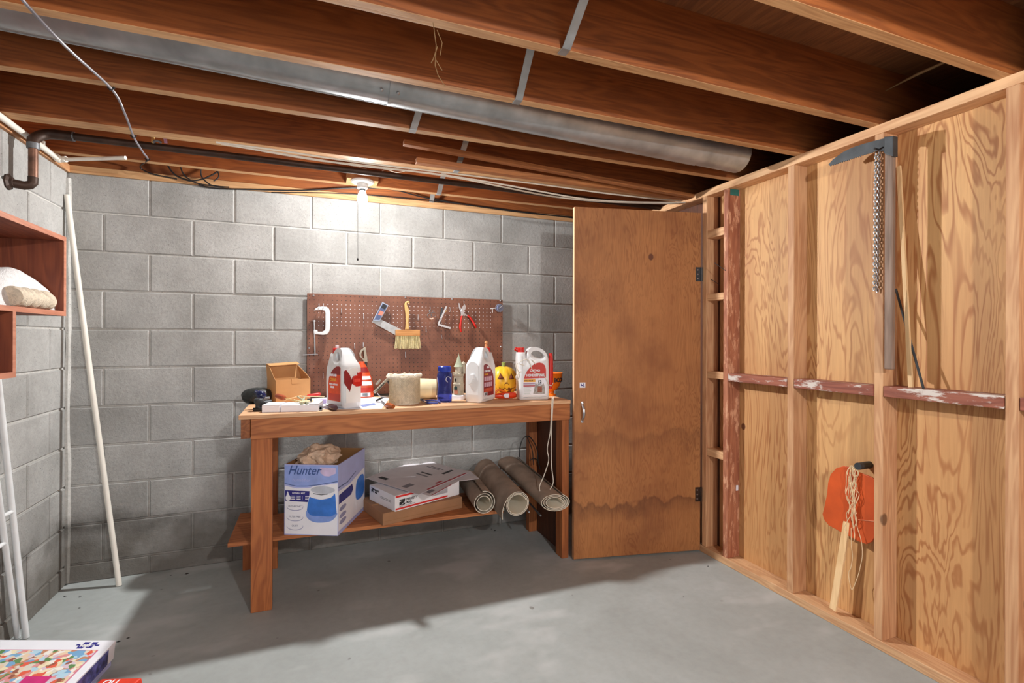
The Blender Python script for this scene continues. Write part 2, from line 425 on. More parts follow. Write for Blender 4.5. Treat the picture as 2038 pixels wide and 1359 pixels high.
# ------------------------------------------------------------------ mesh helpers
class MB:
    def __init__(s): s.v = []; s.f = []; s.mi = []
    def add(s, verts, faces, mat=None, mi=0):
        o = len(s.v)
        for p in verts:
            p = Vector(p) if len(p) == 3 else Vector((p[0], p[1], 0))
            s.v.append(mat @ p if mat is not None else p)
        for f in faces: s.f.append(tuple(i + o for i in f)); s.mi.append(mi)
        return s
    def box(s, x0, x1, y0, y1, z0, z1, mat=None, mi=0):
        v = [(x, y, z) for x in (x0, x1) for y in (y0, y1) for z in (z0, z1)]
        return s.add(v, [(0, 1, 3, 2), (4, 6, 7, 5), (0, 4, 5, 1), (2, 3, 7, 6), (0, 2, 6, 4), (1, 5, 7, 3)], mat, mi)
    def hexa(s, bottom, top, mi=0):
        v = list(bottom) + list(top); n = len(bottom)
        f = [tuple(reversed(range(n))), tuple(range(n, 2 * n))] + [(i, (i + 1) % n, n + (i + 1) % n, n + i) for i in range(n)]
        return s.add(v, f, None, mi)
    def prism(s, pts, w, mat=None, mi=0):
        """convex-ish outline in local xy, thickness along local z from 0 to w"""
        n = len(pts)
        v = [(p[0], p[1], 0) for p in pts] + [(p[0], p[1], w) for p in pts]
        f = [tuple(reversed(range(n))), tuple(range(n, 2 * n))] + [(i, (i + 1) % n, n + (i + 1) % n, n + i) for i in range(n)]
        return s.add(v, f, mat, mi)
    def tube(s, pts, r, n=8, mat=None, mi=0, cap=True, closed=False):
        pts = [Vector(p) for p in pts]; N = len(pts)
        rs = r if isinstance(r, (list, tuple)) else [r] * N
        v = []; prev = None
        for i, p in enumerate(pts):
            a = pts[(i - 1) % N] if (closed or i > 0) else p
            b = pts[(i + 1) % N] if (closed or i < N - 1) else p
            d = (b - a)
            d = d.normalized() if d.length > 1e-9 else Vector((0, 0, 1))
            if prev is None:
                ref = Vector((0, 0, 1)) if abs(d.z) < .9 else Vector((1, 0, 0))
                prev = d.cross(ref).normalized()
            u = (prev - d * prev.dot(d)).normalized(); prev = u; w = d.cross(u)
            for k in range(n):
                t = 2 * math.pi * k / n
                v.append(p + (u * math.cos(t) + w * math.sin(t)) * rs[i])
        f = []
        for i in range(N if closed else N - 1):
            j = (i + 1) % N
            for k in range(n): f.append((i * n + k, i * n + (k + 1) % n, j * n + (k + 1) % n, j * n + k))
        if cap and not closed:
            f.append(tuple(reversed(range(n)))); f.append(tuple((N - 1) * n + k for k in range(n)))
        return s.add(v, f, mat, mi)
    def lathe(s, prof, n=20, mat=None, mi=0, sx=1, sy=1, wob=None):
        v = []; f = []
        for r, z in prof:
            for k in range(n):
                t = 2 * math.pi * k / n
                rr = r * (wob(t, z) if wob else 1)
                v.append((rr * math.cos(t) * sx, rr * math.sin(t) * sy, z))
        for i in range(len(prof) - 1):
            for k in range(n): f.append((i * n + k, i * n + (k + 1) % n, (i + 1) * n + (k + 1) % n, (i + 1) * n + k))
        if prof[0][0] > 1e-5: f.append(tuple(reversed(range(n))))
        if prof[-1][0] > 1e-5: f.append(tuple((len(prof) - 1) * n + k for k in range(n)))
        return s.add(v, f, mat, mi)
    def curve(s, outlines, thick, bevel=0, mat=None, mi=0, res=2):
        """flat outline(s) (holes allowed) in local xy, centred on local z = 0"""
        cu = bpy.data.curves.new('c', 'CURVE'); cu.dimensions = '2D'; cu.fill_mode = 'BOTH'
        for pts in outlines:
            sp = cu.splines.new('POLY'); sp.points.add(len(pts) - 1)
            for q, p in zip(sp.points, pts): q.co = (p[0], p[1], 0, 1)
            sp.use_cyclic_u = True
        cu.extrude = max(thick / 2 - bevel, 1e-5)
        if bevel: cu.bevel_depth = bevel; cu.offset = -bevel; cu.bevel_resolution = res
        o = bpy.data.objects.new('c', cu)
        m = bpy.data.meshes.new_from_object(o)
        s.add([v.co.copy() for v in m.vertices], [tuple(p.vertices) for p in m.polygons], mat, mi)
        bpy.data.objects.remove(o); bpy.data.meshes.remove(m); bpy.data.curves.remove(cu)
        return s
    def text(s, body, size, mat, extrude=.0004, shear=0, align='LEFT', mi=0, sx=1.0, bold=0):
        cu = bpy.data.curves.new('t', 'FONT'); cu.body = body; cu.size = size; cu.extrude = extrude
        cu.shear = shear; cu.align_x = align; cu.resolution_u = 3; cu.offset = bold
        o = bpy.data.objects.new('t', cu)
        m = bpy.data.meshes.new_from_object(o)
        s.add([(v.co.x * sx, v.co.y, v.co.z) for v in m.vertices], [tuple(p.vertices) for p in m.polygons], mat, mi)
        bpy.data.objects.remove(o); bpy.data.meshes.remove(m); bpy.data.curves.remove(cu)
        return s
    def build(s, name, mats, parent=None, loc=None, smooth=False, bevel=0, world=True, link=True):
        if not isinstance(mats, (list, tuple)): mats = [mats]
        if parent is not None and world: off = parent_loc(parent)
        elif parent is not None: off = Vector((0, 0, 0))
        else:
            if loc is None:
                xs = [p.x for p in s.v]; ys = [p.y for p in s.v]; zs = [p.z for p in s.v]
                loc = Vector(((min(xs) + max(xs)) / 2, (min(ys) + max(ys)) / 2, min(zs)))
            off = Vector(loc)
        me = bpy.data.meshes.new(name)
        me.from_pydata([p - off for p in s.v], [], s.f)
        for m in mats: me.materials.append(m)
        if any(s.mi):
            for p, i in zip(me.polygons, s.mi): p.material_index = i
        bm = bmesh.new(); bm.from_mesh(me); bmesh.ops.recalc_face_normals(bm, faces=bm.faces); bm.to_mesh(me); bm.free()
        if smooth:
            me.polygons.foreach_set('use_smooth', [True] * len(me.polygons))
            try: me.set_sharp_from_angle(angle=math.radians(smooth if smooth is not True else 40))
            except Exception: pass
        o = bpy.data.objects.new(name, me)
        if parent is not None: o.parent = parent
        else: o.location = off
        COL.objects.link(o)
        if bevel:
            b = o.modifiers.new('bevel', 'BEVEL'); b.width = bevel; b.segments = 2; b.limit_method = 'ANGLE'; b.angle_limit = math.radians(35)
        return o

def parent_loc(p):
    v = Vector((0, 0, 0))
    while p is not None: v += p.location; p = p.parent
    return v

def tag(o, label=None, cat=None, group=None, kind=None):
    if label: o['label'] = label
    if cat: o['category'] = cat
    if group: o['group'] = group
    if kind: o['kind'] = kind
    return o

def thing(name, label, cat, loc, group=None, rz=0, rot=None):
    o = bpy.data.objects.new(name, None); o.empty_display_size = .05
    o.location = loc
    o.rotation_euler = rot if rot else (0, 0, rz)
    COL.objects.link(o)
    return tag(o, label, cat, group)

def structure(name, loc=(0, 0, 0)):
    o = bpy.data.objects.new(name, None); o.empty_display_size = .05; o.location = loc
    COL.objects.link(o); o['kind'] = 'structure'
    return o

def frame(o, u, v, w=None):
    u = Vector(u).normalized(); v = Vector(v)
    if w is None: w = u.cross(v).normalized(); v = w.cross(u)
    else: w = Vector(w)
    return Matrix(((u.x, v.x, w.x, o[0]), (u.y, v.y, w.y, o[1]), (u.z, v.z, w.z, o[2]), (0, 0, 0, 1)))

def rot_box_mb(p0, p1, w, h, up=(0, 0, 1)):
    """straight bar from p0 to p1, w wide, h along up"""
    m = MB(); p0 = Vector(p0); p1 = Vector(p1)
    d = p1 - p0; L = d.length; u = d.normalized(); up = Vector(up); side = up.cross(u).normalized(); up2 = u.cross(side)
    M = Matrix(((u.x, side.x, up2.x, p0.x), (u.y, side.y, up2.y, p0.y), (u.z, side.z, up2.z, p0.z), (0, 0, 0, 1)))
    m.box(0, L, -w / 2, w / 2, -h / 2, h / 2, M)
    return m

def smooth_path(pts, k=4):
    """Catmull-Rom through the points"""
    pts = [Vector(p) for p in pts]; out = []
    for i in range(len(pts) - 1):
        a = pts[max(i - 1, 0)]; b = pts[i]; c = pts[i + 1]; d = pts[min(i + 2, len(pts) - 1)]
        for j in range(k):
            t = j / k
            out.append(.5 * ((2 * b) + (c - a) * t + (2 * a - 5 * b + 4 * c - d) * t * t + (3 * b - a - 3 * c + d) * t ** 3))
    out.append(pts[-1])
    return out

# ================================================================== STRUCTURE
XL, XR, XR2 = -0.357, 2.999, 3.088
ZJ, ZJT = 2.16, 2.395
# floor
fl = MB().box(XL - .2, 4.7, -6.2, .2, -.1, 0).build('floor', M_FLOOR, loc=(1.5, -2, 0)); fl['kind'] = 'structure'

# back and left walls of concrete block
beds = [2.122, 1.9256] + [1.9256 - .2032 * i for i in range(1, 10)] + [0.0]
_blockmesh = {}
def block(parent, name, u0, u1, z0, z1, axis, face, depth=.05):
    """one block; face = plane of its visible face"""
    g = .0045
    u0 += g; u1 -= g; z0 += g if z0 > 0.01 else 0; z1 -= g if z1 < 2.12 else 0
    key = (round(u1 - u0, 3), round(z1 - z0, 3), axis)
    if key not in _blockmesh:
        L, H = key[0], key[1]; m = MB(); c = .004
        if axis == 'X':
            ring = [(0, 0), (L, 0), (L, H), (0, H)]; inn = [(c, c), (L - c, c), (L - c, H - c), (c, H - c)]
            v = [(a, depth, b) for a, b in ring] + [(a, c, b) for a, b in ring] + [(a, 0, b) for a, b in inn]
        else:
            ring = [(0, 0), (L, 0), (L, H), (0, H)]; inn = [(c, c), (L - c, c), (L - c, H - c), (c, H - c)]
            v = [(-depth, a, b) for a, b in ring] + [(-c, a, b) for a, b in ring] + [(0, a, b) for a, b in inn]
        f = [(0, 1, 2, 3), (8, 9, 10, 11)] + [(i, (i + 1) % 4, 4 + (i + 1) % 4, 4 + i) for i in range(4)] + [(4 + i, 4 + (i + 1) % 4, 8 + (i + 1) % 4, 8 + i) for i in range(4)]
        m.add(v, f)
        o = m.build('concrete_block', M_BLOCK, parent, world=False)
        _blockmesh[key] = o.data
    else:
        o = bpy.data.objects.new('concrete_block', _blockmesh[key]); o.parent = parent; COL.objects.link(o)
    j = random.uniform(-.0012, .0012)
    o.location = (u0, face + j, z0) if axis == 'X' else (face + j, u0, z0)
    return o
wb = structure('wall_back')
MB().box(XL - .2, 4.6, .0065, .2, 0, 2.12).build('mortar', M_MORTAR, wb)
for i in range(11):
    z1, z0 = beds[i], beds[i + 1]
    x = 0.0 if i % 2 == 0 else -.2032
    edges = [XL, x] if x - XL > .03 else [x]
    while edges[-1] < 3.05: edges.append(edges[-1] + .4064)
    for a, b in zip(edges[:-1], edges[1:]): block(wb, 'concrete_block', a, min(b, 3.2), z0, z1, 'X', 0.0)
wl = structure('wall_left')
MB().box(XL - .2, XL - .0065, -6.2, 0, 0, 2.12).build('mortar', M_MORTAR, wl)
for i in range(11):
    z1, z0 = beds[i], beds[i + 1]
    y = -.17 if i % 2 == 0 else -.373
    edges = [0.0, y]
    while edges[-1] > -2.6: edges.append(edges[-1] - .4064)
    for a, b in zip(edges[:-1], edges[1:]): block(wl, 'concrete_block', b, a, z0, z1, 'Y', XL)
MB().box(XL - .2, XL - .001, -6.2, edges[-1], 0, 2.12).build('plain_wall', M_BLOCK, wl)
# mortar bead in the corner
bead = MB().tube([(XL + .006 + random.uniform(-.002, .002), -.006, z * 2.08 / 24 + .01) for z in range(25)], [.013 + random.uniform(-.003, .003) for _ in range(25)], 7)
bead = bead.build('trim_1', M_MORTAR, smooth=True); bead['kind'] = 'structure'
# far enclosure (out of view)
o = MB().box(XL - .2, 4.7, -6.3, -6.2, 0, 2.5).build('wall_front', M_BLOCK); o['kind'] = 'structure'
o = MB().box(4.6, 4.7, -6.2, .2, 0, 2.5).build('wall_far_right', M_PLYDARK); o['kind'] = 'structure'
# sill plates on the block walls
sill = structure('trim_2')
MB().box(XL - .14, 4.6, -.008, .14, 2.122, ZJ).build('sill_plate', M_JOISTLIT, sill)
MB().box(XL - .14, XL + .012, -6.2, -.008, 2.122, ZJ).build('sill_plate', wood('sill_wood', (170, 118, 78), (206, 156, 110), 'Y', knot=False), sill)

# ceiling: joists, rim joists, subfloor
ce = structure('ceiling')
def joist(yc, w=.038, x0=XL - .13, x1=4.6, zb=ZJ):
    m = MB()
    m.box(x0, x1, yc - w / 2, yc + w / 2, zb + .0015, ZJT)
    m.box(x0, x1, yc - w / 2, yc + w / 2, zb, zb + .0015, mi=1)  # thin underside layer in the painted-light tone
    return m.build('joist', [M_JOIST, M_JOISTLIT], ce, bevel=.003)
for yc in (-.20, -.606, -.645, -1.075, -1.483, -1.829, -2.246, -2.66, -3.07, -3.48, -3.9, -4.3, -4.7, -5.1, -5.5, -5.9): joist(yc)
MB().box(XL - .13, 4.6, .012, .05, ZJ, ZJT).build('rim_joist', M_JOIST, ce)
MB().box(XL - .17, XL - .13, -6.2, .05, ZJ, ZJT).build('rim_joist', M_JOIST, ce)
y = .2
while y > -6.1:
    MB().box(XL - .2, 4.7, y - .183, y, ZJT, ZJT + .02).build('subfloor_board', M_SUBFLOOR, ce); y -= .1845
MB().box(XL - .2, 4.7, -6.2, .2, ZJT + .021, ZJT + .05).build('subfloor_backing', M_SUBFLOOR, ce)
# metal cross bridging straps, one pair per bay
def strap(a, b, w=.028):
    a = Vector(a); b = Vector(b); m = MB(); t = .0016; d = (b - a).normalized()
    s = Vector((w / 2, 0, 0)); nrm = d.cross(Vector((1, 0, 0))).normalized() * t
    m.hexa([a - s - nrm, a + s - nrm, b + s - nrm, b - s - nrm], [a - s + nrm, a + s + nrm, b + s + nrm, b - s + nrm])
    # bent foot nailed under the joist edge
    e = a + Vector((0, .034, -.0015))
    m.hexa([a - s - Vector((0, 0, .003)), a + s - Vector((0, 0, .003)), e + s - Vector((0, 0, .003)), e - s - Vector((0, 0, .003))], [a - s, a + s, e + s, e - s])
    m.build('bridging_strap', M_GALV, ce)
strap((1.545, -1.86, ZJ - .001), (1.52, -2.22, ZJT - .02))
strap((1.535, -1.46 - .045, ZJ - .001), (1.50, -1.805, ZJT - .02))
strap((1.22, -1.10, ZJ - .001), (1.25, -1.46, ZJT - .06))
strap((1.53, -.67, ZJ - .001), (1.53, -1.05, ZJT - .02))
strap((1.54, -.225, ZJ - .001), (1.53, -.58, ZJT - .02))
strap((1.54, -.01, ZJ - .001), (1.54, -.18, ZJT - .05))

# right wall: studs, plates, blocking, plywood
wr = structure('wall_right')
m = MB().box(XR, XR2, -6.1, -.845, 2.121, ZJ).build('top_plate', M_PLATE, wr, bevel=.003)
m = MB().box(XR - .004, XR2, -6.1, -.83, 0, .04).build('bottom_plate', M_PLATE, wr, bevel=.003)
MB().box(XR, XR2, -.845, -.02, 2.121, ZJ).build('top_plate', M_PLATE, wr, bevel=.003)
def stud(y1, mat, w=.037, z0=.04, z1=2.121, x0=XR):
    return MB().box(x0, XR2, y1 - w, y1, z0, z1).build('stud', mat, wr, bevel=.0025)
stud(-.850, M_STUD, .034)
s1 = stud(-1.014, M_STUDRED, .034)
MB().box(XR + .014, XR + .078, -1.0492, -1.0482, 2.085, 2.12).build('paint_patch', M_TEAL, wr)
MB().box(XR + .062, XR + .078, -1.0492, -1.0482, .415, .445).build('paper_scrap', M_PRINTW, wr)
stud(-1.425, M_STUD, .035); stud(-1.832, M_STUD, .035)
s4 = stud(-2.252, M_STUD, .036)
stud(-2.66, M_STUD); stud(-3.07, M_STUD); stud(-3.47, M_STUD); stud(-3.88, M_STUD); stud(-4.3, M_STUD)
# header framing at the corner, behind the door
for za, zb in ((1.868, 1.915), (1.500, 1.540), (1.043, 1.083), (.584, .628)):
    MB().box(XR + .006, XR2 - .002, -1.014, -.884, za, zb).build('ladder_block', M_PLATE, wr, bevel=.002)
for ya, yb, za, zb in ((-1.049, -1.425, 1.038, 1.080), (-1.460, -1.832, 1.038, 1.082), (-1.867, -2.252, 1.040, 1.084), (-2.288, -2.66, 1.04, 1.084), (-2.70, -3.07, 1.04, 1.084)):
    MB().box(XR - .002, XR2, yb + .002, ya - .002, za, zb).build('blocking', M_BLOCKING, wr, bevel=.003)
for ya, yb in ((-.90, -1.85), (-1.852, -3.07), (-3.072, -4.29), (-4.292, -6.1)):
    MB().box(XR2, XR2 + .012, yb, ya, .0, 2.13).build('plywood_panel', M_PLY, wr)
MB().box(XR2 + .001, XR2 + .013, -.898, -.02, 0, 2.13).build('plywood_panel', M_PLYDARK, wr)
# bent nails left in the studs
for p, q in (((XR, -1.03, 1.66), (XR - .05, -1.0, 1.705)), ((XR + .03, -.885, 1.63), (XR + .055, -.925, 1.595)), ((XR, -1.845, 2.01), (XR - .02, -1.845, 2.0))):
    MB().tube([p, q], .0017, 6).build('nail', M_DARKMETAL, wr)

# door standing open against the bench end
HN = Vector((2.988, -.848, 0)); FE = Vector((2.219, -.693, 0))
dv = (FE - HN); DL = dv.length; du = dv.normalized()
dn = Vector((-du.y, du.x, 0))            # outward (towards the camera)
if dn.y > 0: dn = -dn
door = structure('door_1')
DM = Matrix(((du.x, dn.x, 0, HN.x), (du.y, dn.y, 0, HN.y), (0, 0, 1, 0), (0, 0, 0, 1)))
MB().box(0, DL, -.006, 0, .012, 2.028, DM).build('door_panel', M_DOOR, door)
MB().box(0.0, DL, -.03, -.0062, .012, 2.028, DM).build('door_core', M_DOOREDGE, door)
MB().box(0.0, DL, -.036, -.0302, .012, 2.028, DM).build('door_panel', M_DOOR, door)
for zz, mt in ((1.66, M_DARKMETAL), (.345, M_PIPE)):
    h = MB(); h.box(.002, .032, 0, .003, zz - .042, zz + .042, DM); h.tube([DM @ Vector((-.002, .004, zz - .042)), DM @ Vector((-.002, .004, zz + .042))], .006, 8)
    h.box(-.03, -.004, 0.0, .003, zz - .042, zz + .042, DM)
    ho = h.build('hinge', mt, door)
    s = MB()
    for k in (-.026, 0, .026): s.lathe([(0, .005), (.004, .0045), (.005, .003)], 8, DM @ Matrix.Translation((.02, 0, zz + k)) @ Matrix.Rotation(-math.pi / 2, 4, 'X'))
    s.build('screw_heads', M_STEEL, ho)
hx = DL - .048
hp = smooth_path([DM @ Vector((hx, y, z)) for y, z in ((.003, .905), (.006, .893), (.024, .878), (.030, .852), (.024, .826), (.006, .811), (.003, .799))])
hd = MB().tube(hp, [.005 + .003 * math.sin(math.pi * i / (len(hp) - 1)) for i in range(len(hp))], 8)
for z in (.905, .799): hd.lathe([(.009, 0), (.009, .002), (.004, .004), (0, .004)], 12, DM @ Matrix.Translation((hx, 0, z)) @ Matrix.Rotation(-math.pi / 2, 4, 'X'))
hd.build('door_handle', M_STEEL, door, smooth=True)
sm = DM @ Matrix.Translation((hx, 0, 1.005)) @ Matrix.Rotation(-math.pi / 2, 4, 'X')
st = MB().box(-.017, .017, -.0, .0008, -.014, .016, DM @ Matrix.Translation((hx - .001, 0, 1.006))).build('sticker', M_PRINTW, door)
g = MB()
for a, b, c, d in ((-.010, -.005, .004, .009), (.004, .010, .004, .010), (-.010, .006, -.004, .002), (.005, .012, -.009, -.002)): g.box(-b, -a, .0008, .0012, c, d, DM @ Matrix.Translation((hx - .001, 0, 1.006)))
g.build('print', M_NAVY, st)

# ================================================================== CEILING RUNS
# round galvanized duct
t = thing('duct_pipe', 'long round galvanized duct running between the ceiling joists', 'duct', (1.3, -1.275, 2.2))
def duct_z(x): return 2.288 - .0275 * (x + .3)
DY = -1.275
pts = [(x, DY, duct_z(x)) for x in (-.34, .4, 1.1)]
MB().tube(pts, .079, 28).build('duct_section', M_GALV, t, smooth=True)
pts = [(x, DY, duct_z(x)) for x in (1.09, 1.8, 2.5, 2.84)]
MB().tube(pts, .0805, 28).build('duct_section', M_GALV, t, smooth=True)
for x in (1.095,):
    MB().tube([(x - .006, DY, duct_z(x)), (x + .006, DY, duct_z(x))], .084, 28).build('joint_ring', M_GALV, t, smooth=True)
MB().tube([(x, DY + .046, duct_z(x) - .066) for x in (-.3, 1.0, 2.6)], .0045, 6).build('seam', M_GALV, t)
for x in (1.06, 1.12):
    MB().lathe([(.006, 0), (.006, .004), (0, .006)], 8, Matrix.Translation((x, DY - .055, duct_z(x) - .062)) @ Matrix.Rotation(math.pi * .78, 4, 'X')).build('screw', M_STEEL, t)
# dark drain line with the elbow and the drop on the left wall
PY, PZ = -.455, 2.163
vx = P(66, 300, Y=-.50).x
t = thing('drain_pipe', 'dark metal pipe with elbow dropping down the left block wall', 'pipe', (vx, -.5, 1.94))
arc = [(vx, -.50, 1.98), (vx, -.50, 2.10)] + [(vx + .05 - .05 * math.cos(a), -.50 + .045 * math.sin(a), 2.113 + .05 * math.sin(a)) for a in (.0, .4, .8, 1.2, 1.57)] + [(vx + .12, PY, PZ)]
MB().tube([(vx + .11, PY, PZ), (1.2, PY, PZ - .004), (3.4, PY, PZ - .008)], .0165, 12).build('long_run', M_PIPE, t, smooth=True)
MB().tube(arc[1:], .0215, 12).build('elbow', M_PIPE, t, smooth=True)
MB().tube([(vx, -.50, 1.95), (vx, -.50, 2.10)], .0165, 12).build('drop', M_COPPER, t, smooth=True)
MB().tube([(vx, -.50, 2.075), (vx, -.50, 2.10)], .022, 12).build('solder_collar', M_DULLSTEEL, t, smooth=True)
MB().tube([(vx + .105, PY, PZ), (vx + .125, PY, PZ)], .021, 12).build('solder_collar', M_DULLSTEEL, t, smooth=True)
fx = XL + .002
bend = [(vx, -.50, 1.955)] + [(vx - .0 - .03 * (1 - math.cos(a)), -.50 - .012 * (1 - math.cos(a)), 1.935 - .022 * math.sin(a)) for a in (0.2, .8, 1.4)] + [(fx + .0, -.535, 1.915)]
MB().tube(bend, .018, 12).build('lower_elbow', M_PIPE, t, smooth=True)
MB().lathe([(.034, 0), (.034, .006), (.022, .012), (.018, .02)], 8, Matrix.Translation((XL, -.535, 1.917)) @ Matrix.Rotation(math.pi / 2, 4, 'Y')).build('wall_flange', M_PIPE, t)
# hook and fittings clipped on the dark pipe
cl = thing('pipe_clip', 'small brass and lilac hook fitting clamped on the dark pipe', 'clip', P(305, 285, Y=PY))
a = P(304, 266, Y=PY); b = P(305, 283, Y=PY - .02)
MB().tube([a + Vector((0, 0, .012)), a, b], .008, 8).build('brass_post', M_HANDLEW, cl, smooth=True)
MB().tube(smooth_path([b, P(312, 280, Y=PY - .025), P(322, 284, Y=PY - .02)]), .006, 8).build('bracket', M_DULLSTEEL, cl, smooth=True)
MB().tube(smooth_path([P(325, 270, Y=PY - .02), P(329, 277, Y=PY - .025), P(330, 285, Y=PY - .02)]), [.007] * 9, 8).build('lilac_handle', plain('lilac_vinyl', (186, 150, 190), .4), cl, smooth=True)
# white plastic pipe
t = thing('plastic_pipe', 'thin white plastic pipe along the top of the left wall', 'pipe', P(118, 316, X=-.325))
A = P(-40, 202, X=-.325); B = P(118, 317, X=-.325); C2 = P(250, 314, Z=B.z)
MB().tube([A, B], .013, 12).build('wall_run', M_PVC, t, smooth=True)
MB().tube([B + Vector((.012, .0, 0)), C2], .009, 12).build('branch_run', M_PVC, t, smooth=True)
c = MB(); c.tube([B + (A - B).normalized() * .03, B], .017, 12); c.tube([B, B + (C2 - B).normalized() * .035], .0145, 12); c.lathe([(.0, -.017), (.014, -.01), (.017, 0), (.014, .01), (0, .017)], 12, Matrix.Translation(B))
c.build('elbow_fitting', M_PVC, t, smooth=True)
c = MB().tube([P(86, 290, X=-.325) + Vector((0, 0, .02)), P(86, 290, X=-.325)], .008, 8).build('pipe_strap', M_PVC, t)
# cable stapled across the joist edges from the top left
pts = [P(20, -40, Z=2.15), P(45, 0, Z=2.148), P(130, 92, Z=2.120), P(222, 177, Z=2.152), P(248, 225, Z=2.118), P(266, 272, Z=2.15), P(284, 302, Z=2.130), P(294, 318, Z=2.152), P(279, 332, Y=-.03), P(300, 345, Y=-.02), P(352, 356, Y=-.016)]
sp = smooth_path(pts, 6)
t = thing('cable', 'thin grey cable stapled diagonally across the joist edges', 'cable', pts[3])
MB().tube(sp[:42], .0042, 8).build('sheath', M_GREYCABLE, t, smooth=True)
MB().tube(sp[41:], .0034, 8).build('sheath', M_BLACK, t, smooth=True)
for q in (pts[3], pts[5], pts[7]):
    MB().tube([q + Vector((-.012, .004, .006)), q + Vector((-.004, 0, -.004)), q + Vector((.010, -.004, .004))], .004, 6).build('staple', M_BLACK, t)
# four cut cable ends curling down on the rim
def crop(pl, ox, oy, k, **kw): return [P(ox + x * k, oy + y * k, **kw) for x, y in pl]
K = .10304
cuts = [('thickest black cable offcut curving like a smile under the rim', [(700, 625), (760, 740), (870, 860), (1050, 940), (1180, 970), (1400, 930), (1600, 840), (1740, 740)], .0042),
        ('second black cable end from the left, bare grey at its middle', [(970, 650), (975, 740), (1040, 860), (1180, 970), (1350, 1030), (1700, 1075), (1900, 1090)], .0036),
        ('third black cable end from the left, curling down to the block wall', [(1395, 700), (1355, 760), (1370, 880), (1450, 980), (1580, 1060), (1800, 1095)], .0036),
        ('short rightmost black cable hook of the cut ends', [(1640, 730), (1690, 800), (1695, 900), (1600, 975)], .0034)]
for i, (lab, pl, r) in enumerate(cuts):
    yy = -.022 - .012 * i
    MBc = MB().tube(smooth_path(crop(pl, 260, 260, K, Y=yy), 5), r, 8)
    tag(MBc.build('cable_end', M_BLACK, smooth=True), lab, 'cable', 'cut cable ends above the block wall')
t = MB().tube(smooth_path([P(395, 368, Y=-.02), P(430, 375, Y=-.016), P(500, 377, Y=-.02), P(600, 379, Y=-.014), P(700, 374, Y=-.02), P(780, 377, Y=-.03), P(850, 394, Y=-.016), P(960, 412, Y=-.018), P(1060, 425, Y=-.014), P(1150, 433, Y=-.018), P(1300, 446, Y=-.018)], 4), .0042, 8).build('cable', M_BLACK, smooth=True)
tag(t, 'long black cable lying along the top of the back wall', 'cable')
t = MB().tube(smooth_path([P(540, 383, Y=-.016), P(700, 386, Y=-.014), P(900, 404, Y=-.016), P(1140, 434, Y=-.012)], 4), .003, 8).build('cable', M_BLACK, smooth=True)
tag(t, 'second thinner black cable below the long one on the back wall', 'cable')
# bundle of pale wires under the joists
wires = [('upper pale wire of the bundle crossing under the double joist', [(430, 283), (560, 300), (700, 321), (850, 339), (960, 352), (1100, 370), (1200, 384), (1310, 396), (1392, 399)], -.66),
         ('middle pale wire of the bundle, sagging towards the door', [(440, 286), (560, 306), (700, 328), (850, 344), (960, 360), (1060, 378), (1150, 394), (1230, 401), (1330, 403), (1392, 402)], -.70),
         ('lower pale wire of the bundle with the deepest sag', [(520, 300), (640, 320), (760, 333), (900, 352), (1000, 372), (1100, 391), (1200, 401), (1320, 405), (1390, 404)], -.64)]
for lab, pl, yy in wires:
    pts = [P(x, y, Y=yy) for x, y in pl]
    for q in pts: q.z = min(q.z, 2.154)
    tag(MB().tube(smooth_path(pts, 4), .0045, 8).build('wire', M_CORDW, smooth=True), lab, 'wire', 'pale wires under the joists')
# two lath strips lying on the straps
a = P(803, 284, Y=-.83); b = P(1378, 391, Y=-.80)
tag(rot_box_mb(a, b, .035, .022).build('lath_strip', M_LATH, bevel=.002), 'upper long lath strip tucked between two ceiling joists', 'lumber')
a = P(828, 320, Y=-.74); b = P(1400, 398, Y=-.72)
tag(rot_box_mb(a, b, .04, .026).build('lath_strip', M_LATH, bevel=.002), 'lower, blunter lath strip tucked between two ceiling joists', 'lumber')
a = P(870, 345, Y=-.70); b = P(1410, 402, Y=-.70)
# splinter hanging in the dark bay
tag(MB().tube([P(1762, 181, Z=2.30), P(1825, 148, Z=2.30), P(1893, 118, Z=2.31)], [.001, .006, .005], 6).build('wood_splinter', M_SPLINTER), 'long pale wood splinter hanging in the dark joist bay', 'splinter')
# cobweb threads
w = MB()
for pl in ([(862, 45), (868, 90), (866, 130), (872, 150), (886, 172)], [(871, 92), (862, 118), (858, 125)], [(870, 60), (880, 85), (876, 110)], [(868, 120), (880, 140)]):
    w.tube([P(x, y, Y=-1.86) for x, y in pl], .0012, 4)
tag(w.build('cobweb', M_SPLINTER), 'dusty cobweb threads on the side of a ceiling joist', 'cobweb', kind='stuff')

# ================================================================== LAMP
LX, LY = 1.083, -.29
t = thing('ceiling_lamp', 'bare lit bulb in a white lampholder under the joists', 'lamp', (LX, LY, 2.155))
MB().box(LX - .085, LX + .085, LY - .028, LY + .072, 2.16, 2.198).build('mounting_board', M_JOISTLIT, t)
MB().lathe([(.0, 2.162), (.062, 2.162), (.064, 2.156), (.058, 2.148), (.030, 2.143), (.029, 2.118), (.024, 2.114), (0, 2.114)], 32, Matrix.Translation((LX, LY, 0))).build('lampholder', M_WHITE, t, smooth=True)
MB().lathe([(0, 2.1135), (.0175, 2.1135), (.0165, 2.108), (.0155, 2.103)], 24, Matrix.Translation((LX, LY, 0))).build('collar', M_DULLSTEEL, t, smooth=True)
prof = [(.0152, 2.103), (.0165, 2.097), (.022, 2.085), (.0285, 2.070), (.0300, 2.058), (.0285, 2.045), (.022, 2.034), (.012, 2.029), (0, 2.028)]
MB().lathe(prof, 20, Matrix.Translation((LX, LY, 0))).build('bulb', M_BULB, t, smooth=True)
cx = LX - .026
